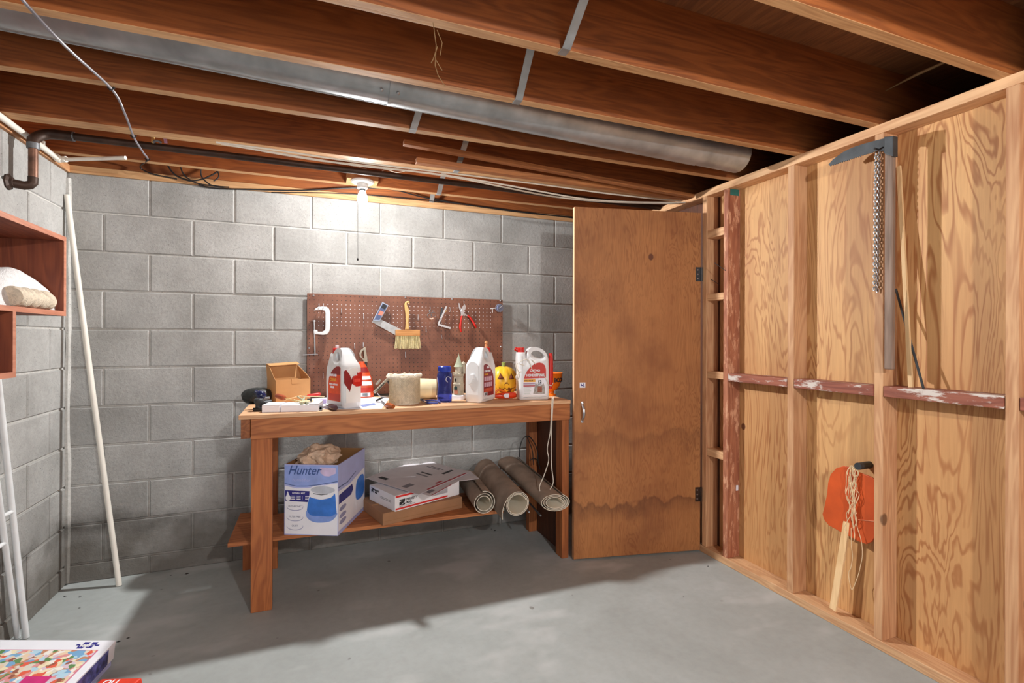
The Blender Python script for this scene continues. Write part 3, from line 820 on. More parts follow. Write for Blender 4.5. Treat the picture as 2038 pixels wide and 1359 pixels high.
ch = MB().tube([(cx, LY - .012, 2.118), (cx, LY - .012, 1.95), (cx + .001, LY - .012, 1.72)], .0011, 6); 
c = ch.build('pull_chain', M_DULLSTEEL, t)
MB().lathe([(0, 1.706), (.004, 1.709), (.005, 1.714), (.002, 1.722), (0, 1.722)], 10, Matrix.Translation((cx + .001, LY - .012, 0))).build('pull_knob', M_BLACK, c, smooth=True)
MB().tube(smooth_path([P(690, 327, Y=-.235), P(712, 332, Y=-.25), P(752, 343, Y=-.24), P(768, 337, Y=-.24), P(790, 343, Y=-.236), P(815, 338, Y=-.235)], 3), .003, 6).build('supply_wire', M_CORDW, t)

# ================================================================== WORKBENCH
BZ = .919
t = thing('workbench', 'long orange-brown wooden workbench with a lower shelf against the block wall', 'workbench', (1.37, -.38, 0))
B_Y0, B_Y1 = -.664, -.105
MB().box(.511, 2.212, B_Y0, -.478, BZ - .019, BZ).build('top_plank', M_BENCHTOP, t, bevel=.002)
MB().box(.509, 2.212, -.476, -.292, BZ - .019, BZ).build('top_plank', M_BENCHTOP, t, bevel=.002)
MB().box(.511, 2.212, -.290, B_Y1, BZ - .019, BZ).build('top_plank', M_BENCHTOP, t, bevel=.002)
MB().box(.560, 2.212, -.658, -.620, .806, BZ - .020).build('front_apron', M_BENCH, t, bevel=.002)
MB().box(.520, 2.212, -.150, -.112, .806, BZ - .020).build('rear_apron', M_BENCH, t, bevel=.002)
MB().box(.520, .558, -.658, -.152, .812, BZ - .020).build('side_apron', wood('bench_end_wood', (112, 62, 34), (160, 98, 56), 'Y'), t, bevel=.002)
MB().box(2.16, 2.212, -.619, -.152, .812, BZ - .020).build('side_apron', wood('bench_end_wood', (0, 0, 0), (0, 0, 0)), t)
def leg(x0, x1, y0, y1, z1=.806, z0=0): return MB().box(x0, x1, y0, y1, z0, z1).build('leg', M_BENCHZ, t, bevel=.003)
leg(.560, .650, -.640, -.602)
leg(.556, .646, -.190, -.152)
leg(2.170, 2.214, -.640, -.560)
leg(2.155, 2.212, -.205, -.150)
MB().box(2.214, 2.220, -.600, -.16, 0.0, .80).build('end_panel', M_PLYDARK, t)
MB().box(.470, .556, -.150, -.112, 0, .29).build('end_block', M_BENCHZ, t)
MB().box(.455, .555, -.56, -.13, .289, .308).build('shelf_end', M_BENCH, t)
m = MB(); m.hexa([(.557, -.553, .289), (1.83, -.585, .289), (1.83, -.36, .289), (.557, -.36, .289)], [(.557, -.553, .308), (1.83, -.585, .308), (1.83, -.36, .308), (.557, -.36, .308)])
m.build('shelf_board', M_BENCH, t, bevel=.002)
MB().box(.557, 2.150, -.358, -.206, .289, .308).build('shelf_board', M_BENCH, t, bevel=.002)
MB().box(.560, 2.150, -.24, -.206, .22, .288).build('shelf_rail', M_BENCH, t)

# ================================================================== PEGBOARD
PX0, PX1, PZ0, PZ1 = .791, 2.033, .925, 1.538
PYF = -.024
t = thing('pegboard', 'brown perforated hardboard screwed to the block wall above the bench', 'pegboard', (1.41, -.012, PZ0))
pb = MB().box(PX0, PX1, PYF, PYF + .006, PZ0, PZ1).build('board', M_PEGB, t, bevel=.001)
MB().box(PX0 + .02, PX1 - .02, PYF + .0065, -.001, PZ1 - .06, PZ1 - .02).build('batten', M_BENCH, t)
MB().box(PX0 + .02, PX1 - .02, PYF + .0065, -.001, PZ0 + .02, PZ0 + .06).build('batten', M_BENCH, t)
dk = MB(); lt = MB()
nx, nz = 48, 24
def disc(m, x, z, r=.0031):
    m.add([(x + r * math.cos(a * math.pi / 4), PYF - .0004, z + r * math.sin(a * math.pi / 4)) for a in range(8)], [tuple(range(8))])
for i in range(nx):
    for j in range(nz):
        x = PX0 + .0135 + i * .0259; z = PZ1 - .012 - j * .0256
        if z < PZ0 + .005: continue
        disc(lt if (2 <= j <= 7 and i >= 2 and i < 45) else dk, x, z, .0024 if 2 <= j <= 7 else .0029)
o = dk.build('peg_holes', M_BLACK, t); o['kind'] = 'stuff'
o = lt.build('peg_holes_painted_lit', M_PRINTW, t); o['kind'] = 'stuff'  # pale discs paint in the bulb-lit wall behind these holes
for x, y in ((624, 588), (807, 592), (996, 598), (615, 692), (997, 690), (900, 595)):
    q = P(x, y, Y=PYF)
    MB().lathe([(.006, 0), (.0055, .0025), (0, .004)], 10, Matrix.Translation((q.x, PYF, q.z)) @ Matrix.Rotation(math.pi / 2, 4, 'X')).build('screw', M_STEEL, t, smooth=True)

# peg hooks
def hook_mb(x, z, L=.03, out=.03, r=.0017):
    return MB().tube(smooth_path([(x, PYF - .001, z), (x, PYF - .008, z + .001), (x, PYF - .010, z - .004), (x, PYF - .010, z - L), (x, PYF - .014, z - L - .003), (x, PYF - out, z - L), (x, PYF - out - .004, z - L + .008)], 3), r, 6)
hooks = [((680, 613), .036, 'empty steel peg hook right of the c-clamp, nearest to it'),
         ((724, 625), .032, 'empty steel peg hook left of the blue handled square'),
         ((832, 627), .034, 'empty steel peg hook just right of the brush handle'),
         ((848, 652), .030, 'empty steel peg hook right of the brush, lower than its neighbour'),
         ((896, 612), .032, 'empty steel peg hook between the angle bracket and the pliers'),
         ((706, 684), .030, 'empty steel peg hook directly above the left jug'),
         ((807, 700), .036, 'empty steel peg hook directly below the brush bristles'),
         ((879, 667), .022, 'short empty peg hook below the hanging rings'),
         ((643, 743), .028, 'empty steel peg hook low on the board, left of the left jug'),
         ((723, 682), .026, 'steel peg hook holding the grey loop handle above the left jug')]
for (x, y), L, lab in hooks:
    q = P(x, y, Y=PYF - .01)
    tag(hook_mb(q.x, q.z, L).build('peg_hook', M_STEEL, smooth=True), lab, 'hook', 'steel hooks on the pegboard')

# C-clamp
q = P(640, 640, Y=-.062)
t = thing('c_clamp', 'silver c-clamp hanging at the left of the pegboard', 'clamp', (q.x, -.062, P(640, 706, Y=-.062).z))
def fz(ox, oy, k, pl, Y): return [(P(ox + x * k, oy + y * k, Y=Y).x, P(ox + x * k, oy + y * k, Y=Y).z) for x, y in pl]
K7 = .10795
XZ = Matrix(((1, 0, 0, 0), (0, 0, 1, -.062), (0, 1, 0, 0), (0, 0, 0, 1)))
outer = fz(600, 580, K7, [(228, 352), (260, 312), (310, 284), (380, 276), (450, 280), (492, 302), (518, 345), (530, 400), (532, 600), (528, 690), (508, 752), (470, 790), (400, 802), (300, 790), (230, 788), (222, 750), (226, 712), (262, 706), (292, 715), (300, 742), (380, 742), (420, 722), (436, 690), (438, 600), (437, 400), (420, 358), (380, 344), (300, 346)], -.062)
MB().curve([outer], .022, .004, XZ).build('frame', M_PAINTW, t, smooth=True)
a = P(625.5, 650, Y=-.062); b = P(627, 705, Y=-.062)
MB().tube([a + Vector((0, 0, .03)), b], .0048, 10).build('screw', M_STEEL, t, smooth=True)
MB().lathe([(.0, -.004), (.010, -.004), (.010, .004), (0, .004)], 14, Matrix.Translation(a + Vector((0, 0, .034)))).build('swivel_pad', M_STEEL, t)
a = P(603, 706, Y=-.07); c2 = P(632, 705, Y=-.062)
bar = MB().tube([a, c2], .003, 8); bar.lathe([(0, -.007), (.008, -.004), (.008, .004), (0, .007)], 10, Matrix.Translation(P(627, 705, Y=-.062)))
bar.build('tommy_bar', M_STEEL, t, smooth=True)
for x, y in ((635, 604), (643.5, 604)):
    q = P(x, y, Y=PYF - .01)
    tag(hook_mb(q.x, q.z, .026, .05).build('peg_hook', M_STEEL, smooth=True), 'left of the two hooks carrying the c-clamp' if x < 640 else 'right of the two hooks carrying the c-clamp', 'hook', 'steel hooks on the pegboard')

# combination square, blue handle
t = thing('try_square', 'try square with a blue handle and bare steel blade hanging on the pegboard', 'square', P(755, 640, Y=-.05))
def plate(pl, Y, w, **kw): return MB().curve([fz(600, 580, K7, pl, Y)], w, kw.get('bevel', 0), Matrix(((1, 0, 0, 0), (0, 0, 1, Y), (0, 1, 0, 0), (0, 0, 0, 1))))
plate([(1490, 192), (1606, 255), (1440, 548), (1310, 540)], -.052, .016, bevel=.0015).build('handle', plain('grey_cast_handle', (150, 160, 176), .4, .4), t)
plate([(1498, 212), (1590, 260), (1440, 525), (1340, 520)], -.0606, .001).build('blue_inlay', plain('deep_blue_inlay', (36, 62, 116), .35), t)
plate([(1506, 222), (1578, 262), (1540, 330), (1466, 300)], -.061, .001).build('label_black', M_BLACKINK, t)
plate([(1450, 350), (1520, 380), (1480, 450), (1408, 425)], -.061, .001).build('label_pink', plain('salmon_print', (214, 136, 116), .5), t)
plate([(1292, 560), (1345, 528), (1450, 508), (1840, 700), (1760, 818)], -.050, .002).build('blade', plain('brushed_steel', (176, 180, 182), .55, .3, .1, 30), t)

# paste brush
t = thing('paste_brush', 'wide pale-bristled paste brush with a wooden handle hanging on the pegboard', 'brush', P(810, 694, Y=-.062))
plate([(1898, 230), (1920, 188), (1960, 172), (1995, 190), (1998, 228), (1975, 236), (1968, 214), (1948, 212), (1944, 240), (1985, 330), (1990, 420), (1975, 560), (1990, 700), (1912, 700), (1925, 560), (1918, 420), (1905, 320)], -.062, .012, bevel=.004).build('handle', M_HANDLEW, t, smooth=True)
q0 = P(787, 656, Y=-.062); q1 = P(835.5, 668, Y=-.062)
MB().box(q0.x, q1.x, -.072, -.052, q1.z, q0.z).build('block', wood('brush_block_wood', (176, 118, 62), (210, 156, 96), 'X', knot=False), t, bevel=.002)
br = MB(); random.seed(3)
zb = P(785, 694.5, Y=-.062).z
for i in range(90):
    u = i / 89; xt = q0.x + .004 + (q1.x - q0.x - .008) * u; xb = q0.x - .004 + (q1.x - q0.x + .010) * u + random.uniform(-.002, .002)
    y = -.062 + random.uniform(-.007, .007)
    br.tube([(xt, y, q1.z + .001), (xb, y + random.uniform(-.003, .003), zb + random.uniform(-.001, .006))], [.0016, .0011], 5)
o = br.build('bristles', M_BRISTLE, t); o['kind'] = 'stuff'
q = P(797, 612, Y=PYF - .01); tag(hook_mb(P(810, 604, Y=-.04).x, P(810, 603, Y=-.04).z, .012, .055).build('peg_hook', M_STEEL, smooth=True), 'hook carrying the paste brush', 'hook', 'steel hooks on the pegboard')

# hanging rings with charm
K8 = .098135
def z8(pl, Y): return [P(820 + x * K8, 580 + y * K8, Y=Y) for x, y in pl]
t = thing('key_rings', 'small cluster of metal rings hanging right of the brush', 'rings', P(858, 634, Y=-.05))
for (x, y), r in (((350, 490), .013), ((440, 470), .015), ((395, 400), .009)):
    c0 = z8([(x, y)], -.05)[0]
    MB().tube([c0 + Vector((r * math.cos(k * math.pi / 8), random.uniform(-.002, .002), r * math.sin(k * math.pi / 8))) for k in range(16)], .0016, 6, closed=True).build('ring', M_DULLSTEEL, t, smooth=True)
MB().tube(smooth_path(z8([(372, 310), (375, 350), (345, 400), (370, 440)], -.05), 3), .0022, 6).build('hook_wire', M_STEEL, t, smooth=True)
MB().tube(z8([(352, 548), (395, 562), (440, 540)], -.05), [.004, .007, .003], 8).build('charm', plain('pinkish_metal', (214, 178, 160), .4), t, smooth=True)

# small angle clamp
t = thing('angle_bracket', 'small chrome angle clamp hanging left of the red pliers', 'clamp', P(884, 655, Y=-.05))
rot_box_mb(*z8([(700, 300), (530, 665)], -.052), .012, .006, (0, 1, 0)).build('upright', M_STEEL, t, bevel=.001)
rot_box_mb(*z8([(615, 325), (560, 640)], -.044), .012, .005, (0, 1, 0)).build('upright', M_DARKMETAL, t, bevel=.001)
rot_box_mb(*z8([(525, 668), (785, 745)], -.052), .014, .008, (0, 1, 0)).build('jaw', M_STEEL, t, bevel=.001)
q = z8([(590, 560)], -.056)[0]
MB().lathe([(0, -.006), (.005, -.006), (.005, .006), (0, .006)], 10, Matrix.Translation(q)).build('thumb_nut', M_STEEL, t)
q = z8([(700, 390)], -.052)[0]; MB().tube([q, z8([(660, 425)], -.052)[0]], .003, 6).build('lever', M_HANDLEW, t)

# pliers, red handles
t = thing('pliers', 'steel pliers with red handles spread open on the pegboard', 'pliers', P(925, 655, Y=-.05))
Yp = -.048
def head(pl, dy=0):
    pts = z8(pl, Yp); return MB().curve([[(p.x, p.z) for p in pts]], .006, .001, Matrix(((1, 0, 0, 0), (0, 0, 1, Yp + dy), (0, 1, 0, 0), (0, 0, 0, 1))))
head([(940, 232), (962, 235), (972, 300), (1010, 400), (1062, 440), (1130, 480), (1118, 505), (1050, 470), (990, 440), (950, 330)]).build('jaw', M_STEEL, t)
head([(1040, 190), (1055, 200), (1052, 250), (1090, 300), (1080, 350), (1050, 400), (1050, 450), (1030, 500), (985, 500), (985, 430), (985, 380), (1015, 330), (1020, 300), (1045, 275)], -.007).build('jaw', M_STEEL, t)
MB().tube(smooth_path(z8([(1015, 490), (998, 560), (985, 660), (980, 740), (998, 825)], Yp - .007), 4), [.0062] * 8 + [.0075] * 6 + [.006] * 2 + [.004], 10).build('grip', M_RED, t, smooth=True)
MB().tube(smooth_path(z8([(1125, 480), (1185, 540), (1240, 620), (1275, 680), (1295, 740)], Yp), 4), [.0062] * 8 + [.0078] * 6 + [.006] * 2 + [.004], 10).build('grip', M_RED, t, smooth=True)
MB().lathe([(0, -.007), (.004, -.007), (.004, .004), (0, .004)], 10, Matrix.Translation(z8([(1025, 420)], Yp - .004)[0]) @ Matrix.Rotation(math.pi / 2, 4, 'X')).build('pivot', M_DULLSTEEL, t)

# clear spool at the corner
q = P(994, 613, Y=-.055)
t = thing('wire_spool', 'clear plastic spool hung at the top right corner of the pegboard', 'spool', q)
RM = Matrix.Translation(q) @ Matrix.Rotation(math.pi / 2, 4, 'X') @ Matrix.Rotation(.25, 4, 'Y')
MB().lathe([(.006, -.010), (.026, -.010), (.028, -.008), (.026, -.006), (.010, -.005), (.010, .005), (.026, .006), (.028, .008), (.026, .010), (.006, .010)], 24, RM).build('spool_body', M_CLEAR, t, smooth=True)
MB().lathe([(.0165, -.0045), (.019, -.002), (.019, .002), (.0165, .0045)], 24, RM).build('blue_core', plain('steel_blue_thread', (96, 110, 170), .4, .3), t, smooth=True)
MB().tube([P(994, 613, Y=-.025), P(994, 613, Y=-.075), P(1000, 608, Y=-.08)], .0022, 6).build('pin', M_STEEL, t)
MB().tube([P(977, 614, Y=-.05), P(988, 613, Y=-.05)], .003, 6).build('tail', M_PAINTW, t)
MB().tube([P(980, 615, Y=-.05), P(980, 622, Y=-.05)], .003, 6).build('tail', M_PAINTW, t)

# grey loop handle tool hung behind the left jug
t = thing('hand_tool', 'grey loop-handled tool hanging on a hook behind the left jug', 'tool', P(726, 722, Y=-.06))
K2 = .10302
hl = [P(640 + x * K2, 680 + y * K2, Y=-.06) for x, y in [(850, 110), (820, 112), (750, 170), (725, 230), (735, 290), (800, 350), (810, 390), (890, 395), (885, 340), (870, 250)]]
hi = [P(640 + x * K2, 680 + y * K2, Y=-.06) for x, y in [(812, 160), (775, 200), (760, 260), (780, 300), (825, 345), (815, 250)]]
MB().curve([[(p.x, p.z) for p in hl], [(p.x, p.z) for p in hi]], .016, .002, Matrix(((1, 0, 0, 0), (0, 0, 1, -.06), (0, 1, 0, 0), (0, 0, 0, 1)))).build('loop_handle', M_GREYTOOL, t)
a = P(727, 720, Y=-.06)
MB().box(a.x - .011, a.x + .010, -.068, -.052, a.z - .04, a.z).build('shank', M_BLACK, t)

# ================================================================== ON THE BENCH
def arc_pts(cx_, cy_, r, a0, a1, n): return [(cx_ + r * math.cos(a0 + (a1 - a0) * i / n), cy_ + r * math.sin(a0 + (a1 - a0) * i / n)) for i in range(n + 1)]
JUG_OUT = [(.012, 0), (.172, 0), (.180, .008), (.182, .06), (.180, .19), (.180, .235), (.174, .258), (.162, .276), (.146, .291), (.126, .301), (.104, .305), (.084, .302), (.066, .292), (.055, .278), (.049, .262), (.044, .252), (.044, .275), (-.003, .275), (-.004, .235), (-.002, .20), (.002, .17), (.003, .06), (.004, .008)]
JUG_OUT2 = [(.012, 0), (.172, 0), (.180, .008), (.182, .06), (.181, .185), (.178, .208), (.166, .228), (.148, .248), (.134, .268), (.120, .286), (.106, .298), (.090, .304), (.074, .300), (.062, .289), (.055, .272), (.050, .256), (.046, .275), (.002, .275), (.001, .245), (-.006, .20), (-.010, .15), (-.008, .06), (-.004, .008)]
JUG_HOLE2 = [(.090 + .026 * math.cos(a), .262 - .006 * math.cos(a) + .021 * math.sin(a)) for a in [i * math.pi / 9 for i in range(18)]][::-1]
JUG_HOLE = [(.112 + .036 * math.cos(a) , .264 - .010 * math.cos(a) + .019 * math.sin(a)) for a in [i * math.pi / 9 for i in range(18)]][::-1]
def jug(label, loc, ang, flip=False):
    """broad side runs along local +x (spout end first), local -y is the side towards the viewer"""
    t = thing('weed_killer_jug', label, 'jug', loc, 'white garden chemical jugs on the bench', rz=ang)
    FM = Matrix(((1, 0, 0, 0), (0, 0, -1, 0), (0, 1, 0, 0), (0, 0, 0, 1)))
    m = MB(); m.curve([JUG_OUT2, JUG_HOLE2] if flip else [JUG_OUT, JUG_HOLE], .104, .020, FM, res=3)
    for p in m.v:
        k_ = min(1, max(0, (p.z - .218) / .085)); p.y *= 1 - .50 * k_ ** .8
    m.build('jug_body', M_JUG, t, smooth=55, world=False)
    c = MB(); c.lathe([(0, .273), (.022, .273), (.023, .300), (.020, .302), (0, .302)], 20, Matrix.Translation((.020, 0, 0)))
    c.build('cap', M_RED, t, smooth=True, world=False)
    return t, FM
def flatcurve(parent, name, mat, outs, side=-1, y=.0526, w=.0008):
    """decal on the broad side; outlines in the (x, z) of the jug"""
    M = Matrix(((1, 0, 0, 0), (0, 0, -1, side * y), (0, 1, 0, 0), (0, 0, 0, 1)))
    return MB().curve(outs, w, 0, M).build(name, mat, parent, world=False)
def rect(x0, x1, z0, z1): return [(x0, z0), (x1, z0), (x1, z1), (x0, z1)]
LBL = [(.022, .03), (.155, .03), (.160, .035), (.158, .175), (.152, .198), (.138, .212), (.118, .217), (.095, .212), (.070, .196), (.045, .168), (.030, .140), (.022, .11)]
RED_TOP = [(.026, .124), (.158, .128), (.158, .175), (.152, .198), (.138, .212), (.118, .217), (.095, .212), (.070, .196), (.045, .168), (.034, .146)]
def ytext(parent, body, x, z, size, mat, side=-1, y=.0532, sx=1.0, bold=.0, align='LEFT', shear=0):
    M = Matrix(((1, 0, 0, x), (0, 0, -1, side * y), (0, 1, 0, z), (0, 0, 0, 1)))
    if side > 0: M = Matrix(((-1, 0, 0, x), (0, 0, 1, y), (0, 1, 0, z), (0, 0, 0, 1)))
    return MB().text(body, size, M, .0003, shear, align, 0, sx, bold).build('print', mat, parent, world=False)

# right jug: front label towards the camera
q = P(1028, 796, Z=BZ)
t, FM = jug('white jug with red arched HOME DEFENSE label, at the right end of the bench', (q.x + .012, q.y + .02, BZ), -.16)
lb = flatcurve(t, 'front_label', M_PRINTW, [LBL])
flatcurve(lb, 'red_arch', M_REDDK if False else plain('label_red', (196, 44, 28), .45, 0, .05), [RED_TOP], y=.0532)
MB()
ytext(lb, 'ORTHO', .092, .165, .017, M_PRINTW, y=.0539, align='CENTER', bold=.0006)
ytext(lb, 'HOME DEFENSE', .094, .138, .0185, M_PRINTW, y=.0539, align='CENTER', bold=.0009, sx=.82)
flatcurve(lb, 'yellow_band', M_YELLOWB, [rect(.026, .095, .105, .121)], y=.0530)
ytext(lb, 'INSECT KILLER', .028, .110, .009, M_BLACKINK, y=.0537, bold=.0003, sx=.9)
flatcurve(lb, 'lilac_band', plain('lilac_band', (176, 150, 178), .5), [rect(.024, .092, .092, .100)], y=.0530)
flatcurve(lb, 'red_band', plain('crimson_band', (176, 60, 70), .5), [rect(.024, .092, .080, .087)], y=.0530)
m = MB()
for k in range(7): m.box(.026, .070 - .004 * (k % 3), -.0537, -.053, .072 - k * .0062, .0738 - k * .0062)
m.build('print_lines', plain('pale_green_print', (176, 196, 180), .5), lb, world=False)
flatcurve(lb, 'house_picture', plain('picture_grey', (168, 164, 160), .5, 0, .25, 90), [[(.082, .036), (.154, .036), (.150, .080), (.140, .104), (.096, .104), (.090, .075)]], y=.0530)
flatcurve(lb, 'house_door', plain('picture_brick', (150, 84, 60), .5, 0, .2, 90), [rect(.108, .134, .046, .080)], y=.0536)
flatcurve(lb, 'badge', M_PRINTW, [arc_pts(.120, .106, .022, 0, 2 * math.pi * 23 / 24, 23)], y=.0540)
ytext(lb, '12', .120, .099, .022, M_BLACKINK, y=.0547, align='CENTER', bold=.0012)
ytext(lb, 'MONTH', .120, .091, .006, M_BLACKINK, y=.0547, align='CENTER', bold=.0003)
sp_ = MB().tube([(.0, 0, .288), (-.014, 0, .296)], [.012, .010], 12); sp_.build('cap_spout', M_RED, t, smooth=True, world=False)
wd = MB().tube([(.194, -.010, .062), (.196, -.010, .10), (.197, -.010, .15), (.198, -.010, .235), (.199, -.010, .250), (.198, -.010, .268)], [.014, .0165, .0165, .0145, .0115, .010], 16)
wd = wd.build('sprayer_wand', M_RED, t, smooth=True, world=False)
cord = smooth_path([(.030, -.050, .20), (-.004, -.056, .215), (.045, -.060, .236), (.070, -.058, .19), (.074, -.056, .172), (.10, -.056, .154), (.140, -.056, .146), (.158, -.056, .118), (.176, -.056, .088), (.192, -.05, .082), (.206, -.034, .095)], 5)
MB().tube(cord, .0021, 8).build('hose', M_CORDW, t, smooth=True, world=False)
MB().tube(smooth_path([(.070, -.057, .235), (.080, -.057, .225), (.096, -.056, .205)], 4), .0018, 8).build('hose', M_CORDW, t, smooth=True, world=False)
MB().tube(smooth_path([(.012, -.052, .165), (-.006, -.052, .155), (-.020, -.052, .135), (-.012, -.052, .122), (.0, -.052, .135), (-.005, -.052, .165), (-.020, -.05, .196), (-.010, -.05, .215)], 4), .0026, 8).build('hose_loop', M_CORDW, t, smooth=True, world=False)

# middle jug: narrow side to the camera, label on the right hand side
q = P(957, 803, Z=BZ)
bd = math.atan2(.69, .72)
# local x must run from spout (far) to flat end (near), so rotate by 180 and put the label on the other side
t, FM = jug('plain white jug back with a maroon side label, beside the castle figurine', (0, 0, BZ), bd + math.pi, True)
far = Vector((q.x, q.y, BZ)) + Vector((math.cos(bd), math.sin(bd), 0)) * .182 + Vector((-math.sin(bd), math.cos(bd), 0)) * .052
t.location = (far.x, far.y, BZ)
ls = plain('label_maroon', (140, 30, 34), .45, 0, .08, 20)
LB2 = [(.028, .035), (.148, .035), (.150, .04), (.150, .205), (.135, .212), (.110, .210), (.080, .196), (.055, .176), (.035, .150), (.028, .12)]
lb = flatcurve(t, 'side_label', ls, [LB2], side=1)
m = MB()
for r in range(2):
    for c in range(4): m.box(.136 - c * .0255, .156 - c * .0255 - .002 if False else .136 - c * .0255 + .004, 0, 0, 0, 0) if False else m.box(.124 - c * .025, .144 - c * .025, .0530, .0538, .118 - r * .032, .142 - r * .032)
m.build('picture_tiles', plain('label_tiles', (206, 170, 190), .5, 0, .1, 60), lb, world=False)
flatcurve(lb, 'orange_block', plain('label_orange', (204, 84, 56), .5, 0, .1, 30), [rect(.045, .145, .056, .078)], side=1, y=.0534)
flatcurve(lb, 'barcode_field', M_PRINTW, [rect(.108, .149, .036, .056)], side=1, y=.0534)
m = MB()
for k in range(8): m.box(.113 + k * .0038, .1148 + k * .0038 + (.0008 if k % 3 == 0 else 0), .0539, .0543, .039, .054)
m.build('barcode', M_BLACKINK, lb, world=False)
ytext(lb, 'BUG', .100, .188, .016, M_PRINTW, side=1, y=.0540, bold=.0006, align='CENTER')
ytext(lb, 'HOME DEFENSE', .144, .168, .014, M_PRINTW, side=1, y=.0540, bold=.0005, sx=.75)
ytext(lb, 'INDOOR', .144, .150, .013, M_YELLOWB, side=1, y=.0540, bold=.0005, sx=.8)
MB().lathe([(0, .300), (.009, .300), (.008, .318), (.005, .320), (.010, .326), (.008, .336), (0, .340)], 12, Matrix.Translation((.020, 0, 0))).build('nozzle', plain('amber_nozzle', (226, 160, 110), .4), t, smooth=True, world=False)
# recessed grip panel and moulded tab on the flat end
m = MB(); m.curve([[(-.036, .045), (.036, .045), (.036, .19)] + arc_pts(0, .19, .036, 0, math.pi, 10)], .002, .0008, Matrix(((0, 0, 1, .1815), (1, 0, 0, 0), (0, 1, 0, 0), (0, 0, 0, 1))))
m.build('end_panel', M_JUG, t, smooth=True, world=False)
MB().curve([[(-.012, .158), (.008, .158), (.020, .13), (.020, .10), (.006, .105), (-.002, .12), (-.006, .122), (-.004, .128), (-.012, .13)]], .010, .002, Matrix(((0, 0, 1, .186), (-1, 0, 0, 0), (0, 1, 0, 0), (0, 0, 0, 1)))).build('clip_moulding', M_JUG, t, smooth=True, world=False)

# left jug: narrow end with red trigger sprayer to the camera, orange label on its left side
q = P(684, 815, Z=BZ)
bd2 = math.atan2(.90, -.44)
t, FM = jug('white jug with a red trigger sprayer clipped on, orange label at its left', (0, 0, BZ), bd2 + math.pi, True)
bv = Vector((math.cos(bd2), math.sin(bd2), 0)); nv = Vector((bv.y, -bv.x, 0))
base = Vector((q.x, q.y, BZ)) + bv * .182 + nv * .052
t.location = base
lb = flatcurve(t, 'side_label', M_ORLABEL, [LB2], side=-1)
ytext(lb, 'GROUND', .04, .160, .017, M_PRINTW, y=.0537, bold=.0008)
ytext(lb, 'CLEAR', .045, .135, .022, M_YELLOWB, y=.0537, bold=.0008)
ytext(lb, 'WEED & GRASS', .040, .115, .012, M_PRINTW, y=.0537, bold=.0004)
ytext(lb, 'KILLER', .050, .100, .013, M_PRINTW, y=.0537, bold=.0006)
flatcurve(lb, 'red_foot', plain('label_red', (196, 44, 28), .45), [rect(.035, .146, .040, .072)], y=.0533)
flatcurve(lb, 'dark_top', plain('label_maroon', (0, 0, 0)), [[(.150, .17), (.150, .205), (.135, .212), (.110, .210), (.080, .196), (.055, .176), (.048, .168)]], y=.0533)
MB().lathe([(0, .300), (.009, .300), (.009, .316), (0, .318)], 12, Matrix.Translation((.020, 0, 0))).build('nozzle', M_PRINTW, t, smooth=True, world=False)
EM = Matrix(((0, 0, 1, .183), (1, 0, 0, 0), (0, 1, 0, 0), (0, 0, 0, 1)))   # end face: local x across, y up
sg = MB().curve([[(-.020, .085), (-.050, .130), (-.050, .190), (-.040, .196), (-.020, .170), (-.008, .140), (-.008, .125)]], .004, .001, EM)
sg.build('leaf_label', ls, t, world=False)
m = MB(); m.curve([[(-.040, .03), (.040, .03), (.040, .165)] + arc_pts(0, .165, .040, 0, math.pi, 10)], .0016, .0006, EM)
m.build('end_panel', M_WHITE, t, smooth=True, world=False)
tr = MB().curve([[(-.008, .125), (.012, .110), (.042, .112), (.044, .180), (.034, .182), (.030, .176), (.020, .180), (.018, .168), (-.004, .162), (-.010, .15)]], .014, .003, Matrix(((0, 0, 1, .188), (1, 0, 0, 0), (0, 1, 0, 0), (0, 0, 0, 1))))
tr = tr.build('trigger_sprayer', M_RED, t, smooth=True, world=False)
MB().box(.195, .200, -.006, .030, .134, .150).build('trigger', plain('light_red_plastic', (230, 70, 60), .35), tr, world=False)

# bottle with orange label, right behind the left jug
q = P(723, 790, Z=BZ)
t = thing('spray_bottle', 'tapering bottle with orange-red printed label, right behind the left jug', 'bottle', (q.x - .012, q.y - .01, BZ), rz=-.15)
prof = [(.064, .0), (.069, .006), (.068, .05), (.062, .09), (.053, .125), (.040, .16), (.028, .185), (.018, .200), (.016, .214), (0, .214)]
MB().lathe([(a, b) for a, b in prof], 28, sx=1.05, sy=.6).build('bottle_body', plain('orange_bottle_label', (216, 84, 44), .4, 0, .12, 25), t, smooth=True, world=False)
def bandm(z0, z1, r0, r1, mat, a0=-2.9, a1=-.2, name='label_band'):
    v = []; n = 14
    for z, r in ((z0, r0), (z1, r1)):
        for i in range(n + 1):
            a = a0 + (a1 - a0) * i / n; v.append((r * 1.05 * math.cos(a), r * .6 * math.sin(a), z))
    MB().add(v, [(i, i + 1, n + 2 + i, n + 1 + i) for i in range(n)]).build(name, mat, t, world=False)
bandm(.108, .128, .0590, .0535, M_PRINTW, -1.5, -.45); bandm(.074, .098, .0655, .0615, M_PRINTW, -1.5, -.45)
bandm(.036, .060, .0695, .0690, plain('label_red', (0, 0, 0)), -2.0, -.3); bandm(.008, .030, .0700, .0697, M_PRINTW, -2.0, -.75)
m = MB()
for k in range(6): m.box(.010 + k * .005, .0125 + k * .005, -.0435, -.0410, .010, .028)
m.build('barcode', M_BLACKINK, t, world=False)
bandm(.150, .180, .0450, .0310, plain('label_maroon', (0, 0, 0)), -2.4, -.3)

